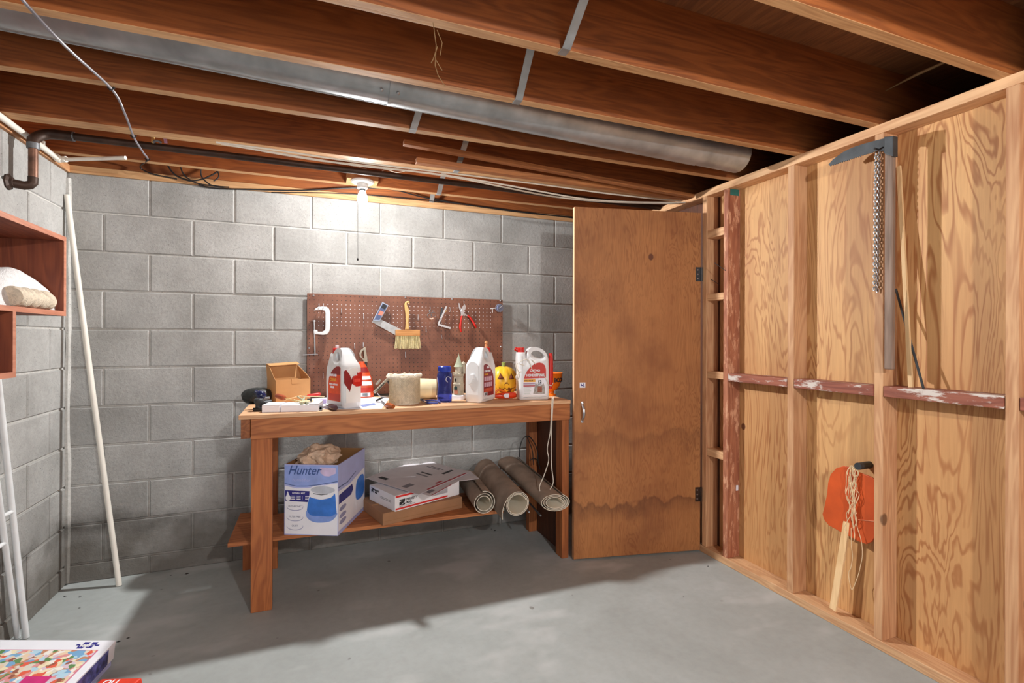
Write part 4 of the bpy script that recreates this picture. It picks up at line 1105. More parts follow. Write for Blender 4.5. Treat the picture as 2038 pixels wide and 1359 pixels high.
# small white paperwork under the jugs
for (pl, lab, mt, z) in (([(596, 812), (668, 815), (760, 813), (775, 793), (700, 787), (600, 795)], 'white paper sheet lying under the left jug', M_PRINTW, BZ + .0004),
                         ([(716, 806), (745, 802), (748, 805), (722, 810)], 'blue printed slip on the bench right of the left jug', plain('blue_slip', (120, 140, 190), .5), BZ + .0016)):
    pts = [P(x, y, Z=z) for x, y in pl]
    tag(MB().hexa(pts, [p + Vector((0, 0, .0008)) for p in pts]).build('paper', mt), lab, 'paper')

# cream wick filter roll
q = (P(777, 806, Z=BZ) + P(838, 804, Z=BZ)) / 2
R_ = .082
t = thing('wick_filter', 'round cream honeycomb wick filter standing on the bench', 'filter', (q.x + .002, q.y + .055, BZ))
random.seed(5)
def wb_(a, z): return 1 + .010 * math.sin(24 * a) + .015 * math.sin(3 * a + z * 20)
prof = [(R_ * .96, 0)] + [(R_ * (1 - .02 * math.sin(math.pi * i / 23)), .005 + i * .0058) for i in range(24)]
MB().lathe(prof + [(R_ * 1.03, .148), (R_ * .98, .153), (R_ * .72, .150), (R_ * .70, .06), (0, .06)], 72, wob=wb_).build('filter_wall', M_MESH, t, smooth=True, world=False)
m = MB()
for i in range(46):
    a = -math.pi * (i + .5) / 46
    for j in range(21):
        z = .010 + j * .0064; aa = a + (.034 if j % 2 else 0)
        c0 = Vector((math.cos(aa) * R_ * 1.02, math.sin(aa) * R_ * 1.02, z)); tg = Vector((-math.sin(aa), math.cos(aa), 0)) * .0013
        m.add([c0 - tg, c0 + Vector((0, 0, .0042)), c0 + tg, c0 - Vector((0, 0, .0042)), c0 - Vector((math.cos(aa), math.sin(aa), 0)) * .003], [(0, 1, 4), (1, 2, 4), (2, 3, 4), (3, 0, 4)])
o = m.build('honeycomb_cells', plain('honeycomb_shadow_tan', (208, 190, 156), .9), t, world=False); o['kind'] = 'stuff'
fr = MB(); pts = []
for k in range(40):
    a = 2 * math.pi * k / 40; rr = R_ * (1.04 + .05 * random.random()); pts.append((rr * math.cos(a), rr * math.sin(a), .146 + .008 * random.random()))
fr.tube(pts, [.007 + .004 * random.random() for _ in pts], 6, closed=True)
fr.build('frayed_rim', M_MESH, t, smooth=True, world=False)

# cream roll lying behind it
a = P(822, 776, Z=BZ + .055) ; a = P(825, 781, Y=-.33); b = P(884, 779, Y=-.36)
t = thing('paper_roll', 'thick cream roll lying between the filter and the blue bottle', 'roll', ((a.x + b.x) / 2, -.33, BZ))
ax = [Vector((1.30, -.30, BZ + .062)), Vector((1.40, -.31, BZ + .060)), Vector((1.50, -.325, BZ + .057))]
MB().tube(ax, [.060, .060, .057], 26).build('roll_body', M_CREAM, t, smooth=True)
MB().tube([ax[-1], ax[-1] + Vector((.002, 0, 0))], .040, 20).build('roll_core', M_CARDIN, t)

# grey slotted arm / caulking gun left of the filter
t = thing('caulking_gun', 'grey slotted arm on a black frame leaning left of the cream filter', 'tool', (1.14, -.36, BZ))
rot_box_mb(P(745, 781, Y=-.40), P(774, 752, Y=-.36), .014, .016, (0, 1, 0)).build('slotted_arm', M_GREYTOOL, t, bevel=.002)
rot_box_mb(P(750, 778, Y=-.412), P(768, 759, Y=-.374), .004, .003, (0, 1, 0)).build('slot', M_BLACK, t)
rot_box_mb(P(757, 755.5, Y=-.40), P(749, 765, Y=-.405), .010, .012, (0, 1, 0)).build('knuckle', M_GREYTOOL, t)
MB().tube([P(749, 797, Z=BZ + .006), P(764, 790, Z=BZ + .02), P(790, 790, Z=BZ + .01)], .006, 8).build('black_base', M_BLACK, t, smooth=True)
MB().tube([P(771, 757, Y=-.355), P(789, 791, Y=-.34)], .005, 8).build('black_leg', M_BLACK, t)
MB().tube([P(751, 782, Y=-.39), P(757, 789, Y=-.385), P(775, 790, Y=-.38)], .003, 8).build('bright_wire', M_STEEL, t, smooth=True)

# amber screwdriver in front of the filter
a = P(760, 799, Z=BZ + .008); b = P(769, 806, Z=BZ + .014); c2 = P(783, 809, Z=BZ + .014)
t = thing('screwdriver', 'stubby screwdriver with an amber brown handle in front of the cream filter', 'screwdriver', (b.x, b.y, BZ))
MB().tube([a, b], [.0045, .003], 8).build('shaft', M_DULLSTEEL, t)
MB().tube([b, b + (c2 - b) * .15, b + (c2 - b) * .6, c2], [.009, .014, .015, .010], 12).build('handle', M_AMBER, t, smooth=True)

# blue handled pliers by the bottle
t = thing('pliers', 'pliers with dark blue handles lying left of the blue bottle', 'pliers', P(868, 799, Z=BZ))
for pl in ([(838, 795), (850, 797), (865, 797), (876, 800)], [(838, 796), (850, 801), (862, 802), (872, 802)]):
    MB().tube(smooth_path([P(x, y, Z=BZ + .009) for x, y in pl], 4), [.003] * 4 + [.0058] * 9, 8).build('grip', plain('blue_grip', (64, 78, 150), .4), t, smooth=True)
MB().tube([P(827, 792, Z=BZ + .008), P(841, 796, Z=BZ + .008)], [.004, .007], 8).build('jaws', M_DARKMETAL, t)

# blue water bottle
q = (P(867, 800, Z=BZ) + P(898, 802, Z=BZ)) / 2
t = thing('water_bottle', 'clear dark-blue water bottle with a blue screw cap on the bench', 'bottle', (q.x + .014, q.y + .03, BZ))
prof = [(0, .002), (.036, .0), (.041, .006), (.042, .04), (.039, .075), (.038, .10), (.042, .128), (.043, .145), (.040, .158), (.033, .168), (.033, .172)]
inner = [(r - .0025, z + (.003 if z < .01 else 0)) for r, z in prof if r > 0][::-1] + [(0, .005)]
MB().lathe(prof + inner, 32).build('bottle_body', M_BLUECLR, t, smooth=True, world=False)
MB().lathe([(0, .168), (.0345, .168), (.036, .171), (.036, .196), (.033, .199), (0, .1985)], 32).build('cap', M_BLUEPL, t, smooth=True, world=False)
g = MB()
for k in range(32):
    a = 2 * math.pi * k / 32; g.box(-.0006, .0006, -.0372, -.0355, .174, .193, Matrix.Rotation(a, 4, 'Z'))
g.build('cap_ribs', M_BLUEPL, t, world=False)
MB().tube([(.043 * math.cos(a), -.043 + .0 * a, .12 + .016 * math.sin(a)) if False else (.010 + .013 * math.cos(a), -.0425, .128 + .015 * math.sin(a)) for a in [k * math.pi / 7 for k in range(11)]], .0014, 6).build('printed_emblem', M_PRINTW, t, world=False)
MB().text('AQUA', .018, Matrix(((0, 0, 0, .018), (0, 0, -1, -.0432), (1, 0, 0, .035), (0, 0, 0, 1))) if False else Matrix(((0, -1, 0, .022), (0, 0, -1, -.0405), (1, 0, 0, .022), (0, 0, 0, 1))), .0003).build('print', M_PRINTW, t, world=False) if False else None

# castle figurine
q = (P(898, 795, Z=BZ) + P(921, 797, Z=BZ)) / 2
t = thing('castle_figurine', 'small painted castle tower figurine with a pale green spire', 'figurine', (q.x + .015, q.y + .02, BZ), rz=-.5)
MB().box(-.042, .036, -.034, .034, 0, .028).build('base', M_PRINTW, t, world=False, bevel=.005)
for k in range(6): pass
MB().lathe([(.031, .028), (.031, .085), (.034, .088), (.034, .092), (.029, .094), (.028, .135), (.033, .140), (.033, .150), (.025, .152), (.025, .158)], 6).build('tower', M_STONE, t, world=False)
cr = MB()
for k in range(10): cr.box(-.003, .003, -.035, -.029, .150, .158, Matrix.Rotation(k * .628, 4, 'Z'))
cr.build('battlement', M_STONE, t, world=False)
MB().lathe([(.021, .158), (.021, .185), (.025, .188), (.024, .192), (0, .192)], 12).build('upper_tower', M_STONE, t, world=False, smooth=True)
MB().lathe([(.029, .190), (.021, .202), (.014, .222), (.009, .240), (.0045, .252), (.0015, .262), (0, .272)], 10).build('spire', M_ROOFG, t, world=False, smooth=25)
MB().lathe([(.012, .150), (.012, .205), (.015, .208), (.010, .215), (0, .222)], 8, Matrix.Translation((.027, .004, 0))).build('turret', M_STONE, t, world=False)
arc = [(-.011, 0), (.011, 0), (.011, .022)] + arc_pts(0, .022, .011, 0, math.pi, 8)
MB().curve([[(x, z + .034) for x, z in arc]], .004, 0, Matrix.Rotation(-.3, 4, 'Z') @ Matrix(((1, 0, 0, 0), (0, 0, -1, -.030), (0, 1, 0, 0), (0, 0, 0, 1)))).build('doorway', plain('doorway_pink', (196, 130, 104), .6), t, world=False)
MB().curve([[(x * .9, z * .6 + .060) for x, z in arc]], .003, 0, Matrix.Rotation(-.3, 4, 'Z') @ Matrix(((1, 0, 0, 0), (0, 0, -1, -.0325), (0, 1, 0, 0), (0, 0, 0, 1)))).build('door_window', plain('dark_green_glaze', (50, 74, 72), .4), t, world=False)
MB().curve([[(x * .5, z * .6 + .105) for x, z in arc]], .003, 0, Matrix.Rotation(-.5, 4, 'Z') @ Matrix(((1, 0, 0, 0), (0, 0, -1, -.0275), (0, 1, 0, 0), (0, 0, 0, 1)))).build('slit_window', M_BLACK, t, world=False)

# ceramic jack-o-lantern
q = P(1008, 776, Y=-.33)
PR, PXc, PYc = .090, P(1001, 760, Y=-.34).x, -.34
t = thing('ceramic_pumpkin', 'yellow ceramic jack-o-lantern with triangle eyes and a jagged grin', 'jack-o-lantern', (PXc, PYc, BZ), rz=-.12); t.scale = (1, 1, 1.13)
prof = [(.040 + .045 * math.sin(math.pi * min(1, i / 12)), 0) for i in range(1)]
pr_ = []
for i in range(17):
    a = -math.pi / 2 + math.pi * i / 16
    pr_.append((max(.0, PR * math.cos(a) ** .75 if math.cos(a) > 0 else 0), .082 + .080 * math.sin(a)))
pr_[0] = (.0, .002); pr_[-1] = (0, .160)
MB().lathe(pr_, 60, wob=lambda a, z: 1 - .055 * abs(math.cos(5 * a)) ** 6 ).build('pumpkin_shell', M_PUMPKIN, t, smooth=True, world=False)
MB().tube([(0, 0, .150), (.002, 0, .165), (.004, -.002, .183)], [.016, .010, .013], 10).build('stem', M_STEMG, t, smooth=True, world=False)
def onshell(pl, name):
    m = MB(); v = []
    for x, z in pl:
        s = (z - .082) / .080; r = PR * max(.05, (1 - s * s)) ** .375
        y = -math.sqrt(max(r * r - x * x, 1e-5)) * .985 - .001
        v.append((x, y, z))
    c = Vector((sum(p[0] for p in v), sum(p[1] for p in v), sum(p[2] for p in v))) / len(v)
    m.add([Vector((c.x, min(p[1] for p in v) - .001, c.z))] + v, [(0, i + 1, (i + 1) % len(v) + 1) for i in range(len(v))])
    return m.build(name, M_BROWNHOLE, t, world=False)
onshell([(-.054, .096), (-.034, .096), (-.012, .096), (-.022, .113), (-.033, .130), (-.043, .113)], 'eye')
onshell([(.014, .096), (.034, .096), (.054, .096), (.044, .113), (.034, .130), (.023, .113)], 'eye')
onshell([(-.016, .066), (.016, .066), (.008, .080), (0, .093), (-.008, .080)], 'nose')
m = MB()
up = [(-.066, .076), (-.040, .052), (-.022, .044), (-.008, .054), (.004, .044), (.016, .054), (.032, .046), (.064, .076)]
lo = [(-.056, .050), (-.036, .030), (-.020, .022), (-.008, .020), (.004, .020), (.016, .021), (.030, .025), (.056, .050)]
vv = []
for x, z in up + lo:
    s = (z - .082) / .080; r = PR * max(.05, (1 - s * s)) ** .375; vv.append((x, -math.sqrt(max(r * r - x * x, 1e-5)) - .001, z))
m.add(vv, [(i, i + 1, i + 9, i + 8) for i in range(7)]).build('mouth', M_BROWNHOLE, t, world=False)

# red-orange flashlight with a paper tag
a = P(985, 788, Z=BZ + .02); b = P(1026, 786, Z=BZ + .022)
t = thing('flashlight', 'red-orange plastic tool with a white tag in front of the ceramic pumpkin', 'tool', ((a.x + b.x) / 2, a.y, BZ))
MB().tube([a, a + (b - a) * .2, a + (b - a) * .8, b], [.012, .017, .019, .015], 14).build('body', plain('red_orange_plastic', (226, 62, 24), .35), t, smooth=True)
MB().tube(smooth_path([a + Vector((0, 0, .012)), a + Vector((.02, 0, .034)), a + Vector((.045, 0, .030)), a + Vector((.07, 0, .020))], 3), .006, 8).build('handle', M_ORANGE, t, smooth=True)
c2 = a + (b - a) * .48 + Vector((0, -.022, .002))
MB().hexa([c2 + Vector((-.018, 0, 0)), c2 + Vector((-.008, 0, -.012)), c2 + Vector((.016, 0, -.012)), c2 + Vector((.016, 0, .012)), c2 + Vector((-.008, 0, .012))], [c2 + Vector((-.018, -.001, 0)), c2 + Vector((-.008, -.001, -.012)), c2 + Vector((.016, -.001, -.012)), c2 + Vector((.016, -.001, .012)), c2 + Vector((-.008, -.001, .012))]).build('tag', M_PRINTW, t)
MB().tube([c2 + Vector((-.015, -.001, 0)), a + Vector((.02, -.01, .014))], .0008, 5).build('tag_string', M_BLACK, t)

# orange bowl
q = P(1098, 786, Z=BZ)
t = thing('plastic_bowl', 'orange footed plastic bowl with black lettering at the bench end', 'bowl', (q.x - .015, q.y - .01, BZ))
prof = [(0, .0), (.036, .0), (.037, .004), (.022, .014), (.020, .024), (.036, .034), (.058, .060), (.070, .095), (.077, .138), (.079, .140), (.076, .141), (.068, .095), (.055, .064), (.034, .040), (0, .030)]
MB().lathe(prof, 36).build('bowl_body', M_ORANGE, t, smooth=True, world=False)
lt_ = MB()
for i, ch in enumerate('BOO!'):
    a = -math.pi / 2 - .15 + i * .30 + .12; r = .0745
    Mx = Matrix(((-math.sin(a), 0, math.cos(a), r * math.cos(a)), (math.cos(a), 0, math.sin(a), r * math.sin(a)), (0, 1, 0, .088), (0, 0, 0, 1)))
    lt_.text(ch, .036, Mx, .0015, 0, 'CENTER', bold=.0006)
lt_.build('lettering', M_BLACKINK, t, world=False)

# open cardboard box with raised lid
q = P(549, 803, Z=BZ)
t = thing('cardboard_box', 'small open brown cardboard box, lid up, on the left of the bench', 'box', (q.x, q.y, BZ), rz=.46)
W, D, H = .192, .115, .125; th = .003
MB().box(0, W, 0, th, 0, H).build('front_panel', M_CARD, t, world=False)
MB().box(0, th, th, D, 0, H).build('side_panel', M_CARD, t, world=False)
MB().box(W - th, W, th, D, 0, H).build('side_panel', M_CARD, t, world=False)
MB().box(0, W, D - th, D, 0, H).build('back_panel', M_CARD, t, world=False)
MB().box(th, W - th, th, D - th, 0, th).build('bottom_panel', M_CARD, t, world=False)
m = MB(); m.hexa([(0, D - th, H), (W, D - th, H), (W, D, H), (0, D, H)], [(0, D + .012, H + .082), (W - .02, D + .012, H + .088), (W - .02, D + .015, H + .088), (0, D + .015, H + .082)])
m.build('lid', M_CARD, t, world=False)
m = MB(); m.hexa([(0, D + .014, H + .082), (W - .02, D + .014, H + .088), (W - .022, D - .028, H + .078), (.003, D - .028, H + .072)], [(0, D + .015, H + .085), (W - .02, D + .015, H + .091), (W - .022, D - .028, H + .081), (.003, D - .028, H + .075)])
m.build('lid_lip', M_CARD, t, world=False)
m = MB(); m.hexa([(0, .01, H), (.002, .01, H), (.002, D, H), (0, D, H)], [(.001, D - .030, H + .068), (.003, D - .030, H + .068), (.003, D + .013, H + .080), (.001, D + .013, H + .080)])
m.build('side_flap', M_CARD, t, world=False)
m = MB(); m.hexa([(W - .003, .005, H), (W, .005, H), (W, D, H), (W - .003, D, H)], [(W - .008, .030, H + .022), (W - .005, .030, H + .022), (W - .018, D + .01, H + .075), (W - .021, D + .01, H + .075)])
m.build('side_flap', M_CARD, t, world=False)
MB().box(.085, .122, -.0014, .001, H - .024, H + .004).build('tuck_tab', M_CARD, t, world=False)

# long white boxes in front
q = P(521, 821, Z=BZ); q2 = P(634, 818.5, Z=BZ)
ang = math.atan2((q2 - q).y, (q2 - q).x)
wl_ = (q2 - q).length
t = thing('white_carton', 'short left part of the flat white cartons at the bench front', 'box', (q.x, q.y, BZ), 'flat white cartons at the bench front', rz=ang)
MB().box(0, wl_ * .31, 0, .125, 0, .033).build('carton_body', M_PRINTW, t, world=False, bevel=.002)
MB().box(.0, wl_ * .31, .001, .124, .0334, .0348).build('carton_flap', M_MAIL, t, world=False)
d_ = Vector((math.cos(ang), math.sin(ang), 0)) * (wl_ * .322)
t = thing('white_carton', 'longer right part of the flat white cartons at the bench front', 'box', (q.x + d_.x, q.y + d_.y, BZ), 'flat white cartons at the bench front', rz=ang)
MB().box(0, wl_ * .678, 0, .125, 0, .033).build('carton_body', M_PRINTW, t, world=False, bevel=.002)
m = MB(); m.hexa([(wl_ * .50, .0, .034), (wl_ * .678, .0, .034), (wl_ * .678, .115, .034), (wl_ * .58, .115, .034)], [(wl_ * .50, .0, .036), (wl_ * .678, .0, .036), (wl_ * .678, .115, .040), (wl_ * .60, .115, .042)])
m.build('carton_flap', M_MAIL, t, world=False)

def screwdriver(label, pts, r_h, mt, shaft_mat=M_DULLSTEEL, hl=.5, cat='screwdriver', name='screwdriver'):
    a, b = [Vector(p) for p in pts]; c_ = a + (b - a) * hl
    t = thing(name, label, cat, (c_.x, c_.y, min(a.z, b.z) - r_h))
    MB().tube([a, a + (c_ - a) * .12, a + (c_ - a) * .8, c_], [r_h * .7, r_h, r_h, r_h * .6], 12).build('handle', mt, t, smooth=True)
    MB().tube([c_, b], .0028, 8).build('shaft', shaft_mat, t)
    return t
TZ = BZ + .036
screwdriver('screwdriver with a red-brown wooden handle resting on the white cartons', (P(550, 787.5, Z=TZ + .022), P(592, 799, Z=TZ + .006)), .0135, plain('red_brown_handle', (176, 84, 50), .3, 0, .15), M_HANDLEW, .42)
screwdriver('flat red plastic handle resting behind the white cartons', (P(638, 784, Z=TZ + .012), P(602, 789, Z=TZ + .004)), .009, M_RED, M_DARKMETAL, .75, 'tool', 'utility_knife')
tag(rot_box_mb(P(566, 796.5, Z=TZ + .005), P(599, 787, Z=TZ + .010), .006, .004).build('wooden_stick', M_PALEWOOD), 'thin pale wooden stick lying across the white cartons', 'stick')
tag(rot_box_mb(P(600, 788.5, Z=TZ + .006), P(645, 789.5, Z=TZ + .006), .008, .004).build('wooden_stick', M_CREAM), 'long cream stick under the red knife handle', 'stick')
random.seed(11)
for i, (x, y, x2, y2) in enumerate(((585, 796, 604, 801), (592, 789, 612, 802), (597, 800, 622, 797), (606, 791, 600, 803))):
    tag(MB().tube([P(x, y, Z=TZ + .006 + i * .003), P(x2, y2, Z=TZ + .004)], [.004, .006], 7).build('plastic_scrap', M_ROOFG if i % 2 else M_CREAM, smooth=True), ['longest cream plastic scrap at the left of the heap on the cartons', 'pale green scrap slanting across the heap on the cartons', 'cream plastic scrap lying flat at the right of the heap', 'pale green scrap standing steepest in the heap on the cartons'][i], 'scrap', 'plastic scraps heaped on the white cartons')
MBc = MB().tube([P(612, 796, Z=TZ + .010), P(620, 796, Z=TZ + .010)], .007, 12)
tag(MBc.build('metal_ferrule', M_DARKMETAL, smooth=True), 'short dark metal ferrule on the right of the scrap heap', 'fitting')
# lilac wrapped thing and hose fitting and dark screwdriver right of the cartons
q = P(641, 803, Z=BZ); tag(MB().box(q.x - .015, q.x + .022, q.y - .01, q.y + .02, BZ + .0015, BZ + .022).build('plastic_pack', plain('lilac_film', (186, 170, 214), .3), bevel=.003), 'small lilac plastic pack between the white cartons and left jug', 'pack')
q = P(638, 812, Z=BZ + .012)
t = thing('hose_fitting', 'small round brass hose fitting at the right end of the cartons', 'fitting', (q.x, q.y, BZ))
MB().lathe([(.006, -.014), (.011, -.014), (.012, .0), (.011, .010), (.006, .010)], 16, Matrix.Translation(q) @ Matrix.Rotation(math.pi / 2, 4, 'X')).build('body', M_DULLSTEEL, t, smooth=True)
MB().lathe([(0, .0101), (.0058, .0101)], 16, Matrix.Translation(q) @ Matrix.Rotation(math.pi / 2, 4, 'X')).build('bore', M_BLACK, t)
screwdriver('stubby screwdriver with a dark purple handle in front of the left jug', (P(668, 812, Z=BZ + .015), P(648, 806, Z=BZ + .010)), .0145, M_PURPLE, M_DULLSTEEL, .6)
# black and blue bits at the left of the cartons
q = P(519, 786, Z=BZ + .05); q.y = -.40; q = P(519, 786, Y=-.46)
t = thing('door_knob', 'dark blue round knob on a pale arm at the bench left end', 'knob', (q.x, q.y, BZ))
MB().lathe([(0, -.024), (.014, -.021), (.021, -.010), (.022, .004), (.016, .016), (.009, .022), (.009, .034)], 20, Matrix.Translation(q) @ Matrix.Rotation(-.9, 4, 'Y')).build('knob', plain('dark_blue_glass', (30, 38, 78), .2), t, smooth=True)
a = P(518, 794, Y=-.47); MB().tube([a, P(536, 792, Y=-.44)], .007, 8).build('arm', M_STEEL, t, smooth=True)
MB().tube([Vector((q.x, q.y, BZ + .001)), Vector((q.x, q.y, q.z - .015))], .008, 10).build('stand', M_BLACK, t)
q = P(515, 806, Y=-.53)
t = thing('flashlight', 'short dark chrome flashlight standing at the left end of the cartons', 'flashlight', (q.x, q.y, BZ))
MB().lathe([(0, 0), (.017, 0), (.018, .008), (.015, .012), (.015, .03), (.021, .04), (.022, .055), (.018, .060), (0, .058)], 18, Matrix.Translation((q.x, q.y, BZ))).build('body', M_DARKMETAL, t, smooth=True)
MB().tube([Vector((q.x - .022, q.y - .012, BZ + .010)), Vector((q.x + .020, q.y - .024, BZ + .010))], .0085, 10).build('barrel', M_BLACK, t, smooth=True)
q = P(524, 802, Y=-.47)
t = thing('flashlight', 'small black-and-chrome cylinder tucked behind the dark flashlight', 'flashlight', (q.x + .02, q.y, BZ))
MB().tube([Vector((q.x, q.y, BZ + .028)), Vector((q.x + .03, q.y + .03, BZ + .03))], .014, 14).build('body', M_DARKMETAL, t, smooth=True)
MB().box(q.x + .008, q.x + .022, q.y + .003, q.y + .018, BZ, BZ + .017).build('foot', M_BLACK, t)
# black crumpled bag at the back corner
random.seed(21)
c0 = P(510, 790, Y=-.19)
m = MB(); prof = []
for i in range(15):
    u = i / 14; prof.append((.078 * (math.sin(math.pi * (u * .9 + .1)) ** .35), .0 + .105 * u))
prof = [(0, .0005)] + prof + [(0, .110)]
m.lathe([(r_q, z_q * .80) for r_q, z_q in prof], 30, Matrix.Translation((c0.x + .005, -.19, BZ)), sx=1.0, sy=.85, wob=lambda a, z: 1 + .05 * math.sin(5 * a + 40 * z) + .04 * math.sin(11 * a - 70 * z))
tag(m.build('black_bag', plain('black_crumpled_plastic', (34, 38, 38), .35, 0, .2, 40, .6), smooth=True), 'crumpled black bag at the back left corner of the bench', 'bag')

# white cord hanging from the bench
pts = smooth_path([P(1099, 790, Y=-.655), P(1099, 797, Y=-.672), P(1097, 830, Y=-.674), P(1095, 860, Y=-.674), P(1089, 893, Y=-.674), P(1092, 915, Y=-.674), P(1083, 945, Y=-.674), P(1074, 967, Y=-.674), P(1076, 980, Y=-.674), P(1084, 984, Y=-.674), P(1092, 977, Y=-.674), P(1101, 960, Y=-.674), P(1098, 930, Y=-.674), P(1097, 895, Y=-.674), P(1098, 850, Y=-.674), P(1101, 797, Y=-.672), P(1102, 790, Y=-.655)], 5)
tag(MB().tube(pts, .0026, 8).build('cord', M_CORDW, smooth=True), 'thin white cord hanging in a long loop from the bench edge', 'cord')

# ================================================================== UNDER THE BENCH
SZ = .308
# humidifier carton
o = P(565.7, 1063.8, Z=SZ); r_ = P(672.6, 1066.6, Z=SZ); b_ = P(721.5, 1013.4, Z=SZ)
u = (r_ - o); u.z = 0; W = u.length; u.normalize(); v = Vector((-u.y, u.x, 0)); D = (b_ - r_).length; H = .345
hang = math.atan2(u.y, u.x)
t = thing('humidifier_box', 'open blue and lavender appliance carton standing on the bench shelf', 'box', (o.x, o.y, SZ + .0005), rz=hang)
th = .004
def wall_panel(name, x0, x1, y0, y1, z0=0, z1=H): return MB().box(x0, x1, y0, y1, z0, z1).build(name, M_LAV, t, world=False)
fp = wall_panel('front_panel', 0, W, 0, th)
rp = wall_panel('side_panel', W - th, W, th, D - th); lp = wall_panel('side_panel', 0, th, th, D - th)
bp = wall_panel('back_panel', 0, W, D - th, D)
MB().box(th, W - th, th, D - th, 0, th).build('bottom_panel', M_CARDIN, t, world=False)
m = MB(); e = .0012
m.box(th, W - th, th, th + e, th, H + .0006).box(th, W - th, D - th - e, D - th, th, H + .0006).box(th, th + e, th, D - th, th, H + .0006).box(W - th - e, W - th, th, D - th, th, H + .0006)
m.build('liner', M_CARDIN, t, world=False)
# front print, coordinates as fractions of the panel seen from the front
def fmat(dep): return Matrix(((1, 0, 0, 0), (0, 0, -1, -dep), (0, 1, 0, 0), (0, 0, 0, 1)))
def smat(dep): return Matrix(((0, 0, 1, W + dep), (1, 0, 0, 0), (0, 1, 0, 0), (0, 0, 0, 1)))
FW = W / 107.0; FH = H / 141.0
def fr_(pl): return [((x - 566) * FW, (1064 - y) * FH) for x, y in pl]
def sm2(pl, k=5):
    n = len(pl); out = []
    for i in range(n):
        a, b, c, d = [Vector(pl[(i + j) % n]) for j in (-1, 0, 1, 2)]
        for j in range(k):
            t_ = j / k; q_ = .5 * ((2 * b) + (c - a) * t_ + (2 * a - 5 * b + 4 * c - d) * t_ * t_ + (3 * b - a - 3 * c + d) * t_ ** 3); out.append((q_.x, q_.y))
    return out
def printed(parent, name, mat, pl, Mf, w=.0006):
    if name in ('print_appliance', 'print_tank', 'print_tank_foot', 'print_drop'): pl = sm2(pl)
    return MB().curve([pl], w, 0, Mf).build(name, mat, parent, world=False)
printed(fp, 'print_sky', M_LAVTOP, fr_([(566.5, 925), (672.5, 925), (672.5, 957), (650, 961), (610, 968), (590, 968), (566.5, 963)]), fmat(.0003))
printed(fp, 'print_field', M_PRINTW, fr_([(567, 966), (590, 971), (612, 970), (650, 963), (672, 959), (672, 1063), (567, 1062)]), fmat(.0002))
ov = lambda cx_, cy_, rx, ry, n=24: fr_([(cx_ + rx * math.cos(2 * math.pi * k / n), cy_ + ry * math.sin(2 * math.pi * k / n)) for k in range(n)])
MB().text('Hunter', .064, fmat(.0012) @ Matrix.Translation(((573 - 566) * FW, (1064 - 943) * FH, 0)), .0003, .38, bold=.0004, sx=.86).build('print', plain('script_blue', (60, 88, 150), .5), fp, world=False)
MB().text('humidifier', .022, fmat(.0012) @ Matrix.Translation(((582 - 566) * FW, (1064 - 957) * FH, 0)), .0003, .1).build('print', M_LAV, fp, world=False)
printed(fp, 'print_pink_panel', plain('print_pink', (214, 196, 232), .5), fr_([(637, 928), (668, 929), (668, 940), (655, 946), (645, 945), (638, 939)]), fmat(.0010))
m = MB()
for pl in ([(567, 961.5), (590, 966.5), (612, 966), (640, 962), (672, 955.5)],):
    m.tube([fmat(.0012) @ Vector((x, y, 0)) for x, y in fr_(pl)], .0012, 5)
m.build('print_swoosh', plain('swoosh_blue', (50, 78, 128), .5), fp, world=False)
bn = printed(fp, 'print_banner', M_NAVY, fr_([(568, 975), (618, 976), (621, 982), (618, 990), (615, 998), (568, 996)]), fmat(.0012))
MB().text('INVISIBLE MIST', .010, fmat(.0022) @ Matrix.Translation(((582 - 566) * FW, (1064 - 981.5) * FH, 0)), .0002, bold=.0002).build('print', M_PRINTW, bn, world=False)
m = MB()
for k, x in enumerate((580, 591, 602, 608)):
    for j in range(3 if x != 602 else 1): m.box((x - 566) * FW, (x - 566 + (8 if x != 602 else .5)) * FW, -.0020, -.0014, (1064 - 987 - j * 3) * FH if x != 602 else (1064 - 994) * FH, (1064 - 985.6 - j * 3) * FH)
m.build('print_lines', M_PRINTW, bn, world=False)
printed(bn, 'print_drop', M_PRINTW, fr_([(573, 977), (576, 984), (579, 989), (578, 994), (574, 996), (570, 994), (569, 989), (571, 984)]), fmat(.0018))
for k, (yy, tx) in enumerate(((1007, 'ULTRASONIC'), (1028, 'FILTER FREE'), (1046, 'QUIET'))):
    bo = printed(fp, 'print_badge', plain('badge_rim', (150, 154, 190), .5), ov(587.5, yy + .8, 16.5, 8), fmat(.0008))
    printed(bo, 'print_oval', M_PRINTW, ov(587.5, yy, 16, 7.4), fmat(.0014))
    MB().text(tx, .011, fmat(.002) @ Matrix.Translation(((587.5 - 566) * FW, (1064 - yy - 1) * FH, 0)), .0002, align='CENTER').build('print', plain('badge_text', (96, 100, 130), .5), bo, world=False)
tk = printed(fp, 'print_appliance', M_PRINTW, fr_([(612, 1003), (616, 985), (617, 972), (622, 967), (635, 964), (650, 964), (662, 967), (667, 973), (668, 990), (671, 1010), (671, 1030), (668, 1045), (660, 1051), (645, 1054), (628, 1052), (616, 1045), (610, 1030)]), fmat(.0015))
printed(tk, 'print_tank', M_BLUE, fr_([(613, 1003), (617, 988), (622, 989), (640, 992), (660, 987), (667, 980), (669, 1003), (670, 1022), (660, 1033), (640, 1038), (622, 1035), (612, 1025)]), fmat(.0022))
printed(tk, 'print_tank_foot', plain('tank_light_blue', (128, 158, 226), .4), fr_([(611, 1015), (620, 1024), (640, 1025), (660, 1025), (671, 1018), (670, 1024), (660, 1034), (640, 1038), (622, 1036), (611, 1027)]), fmat(.0028))
printed(tk, 'print_slot', M_BLACKINK, fr_([(624, 979.6), (640, 982), (653, 980), (653, 981.2), (640, 983.4), (624, 981)]), fmat(.0022))
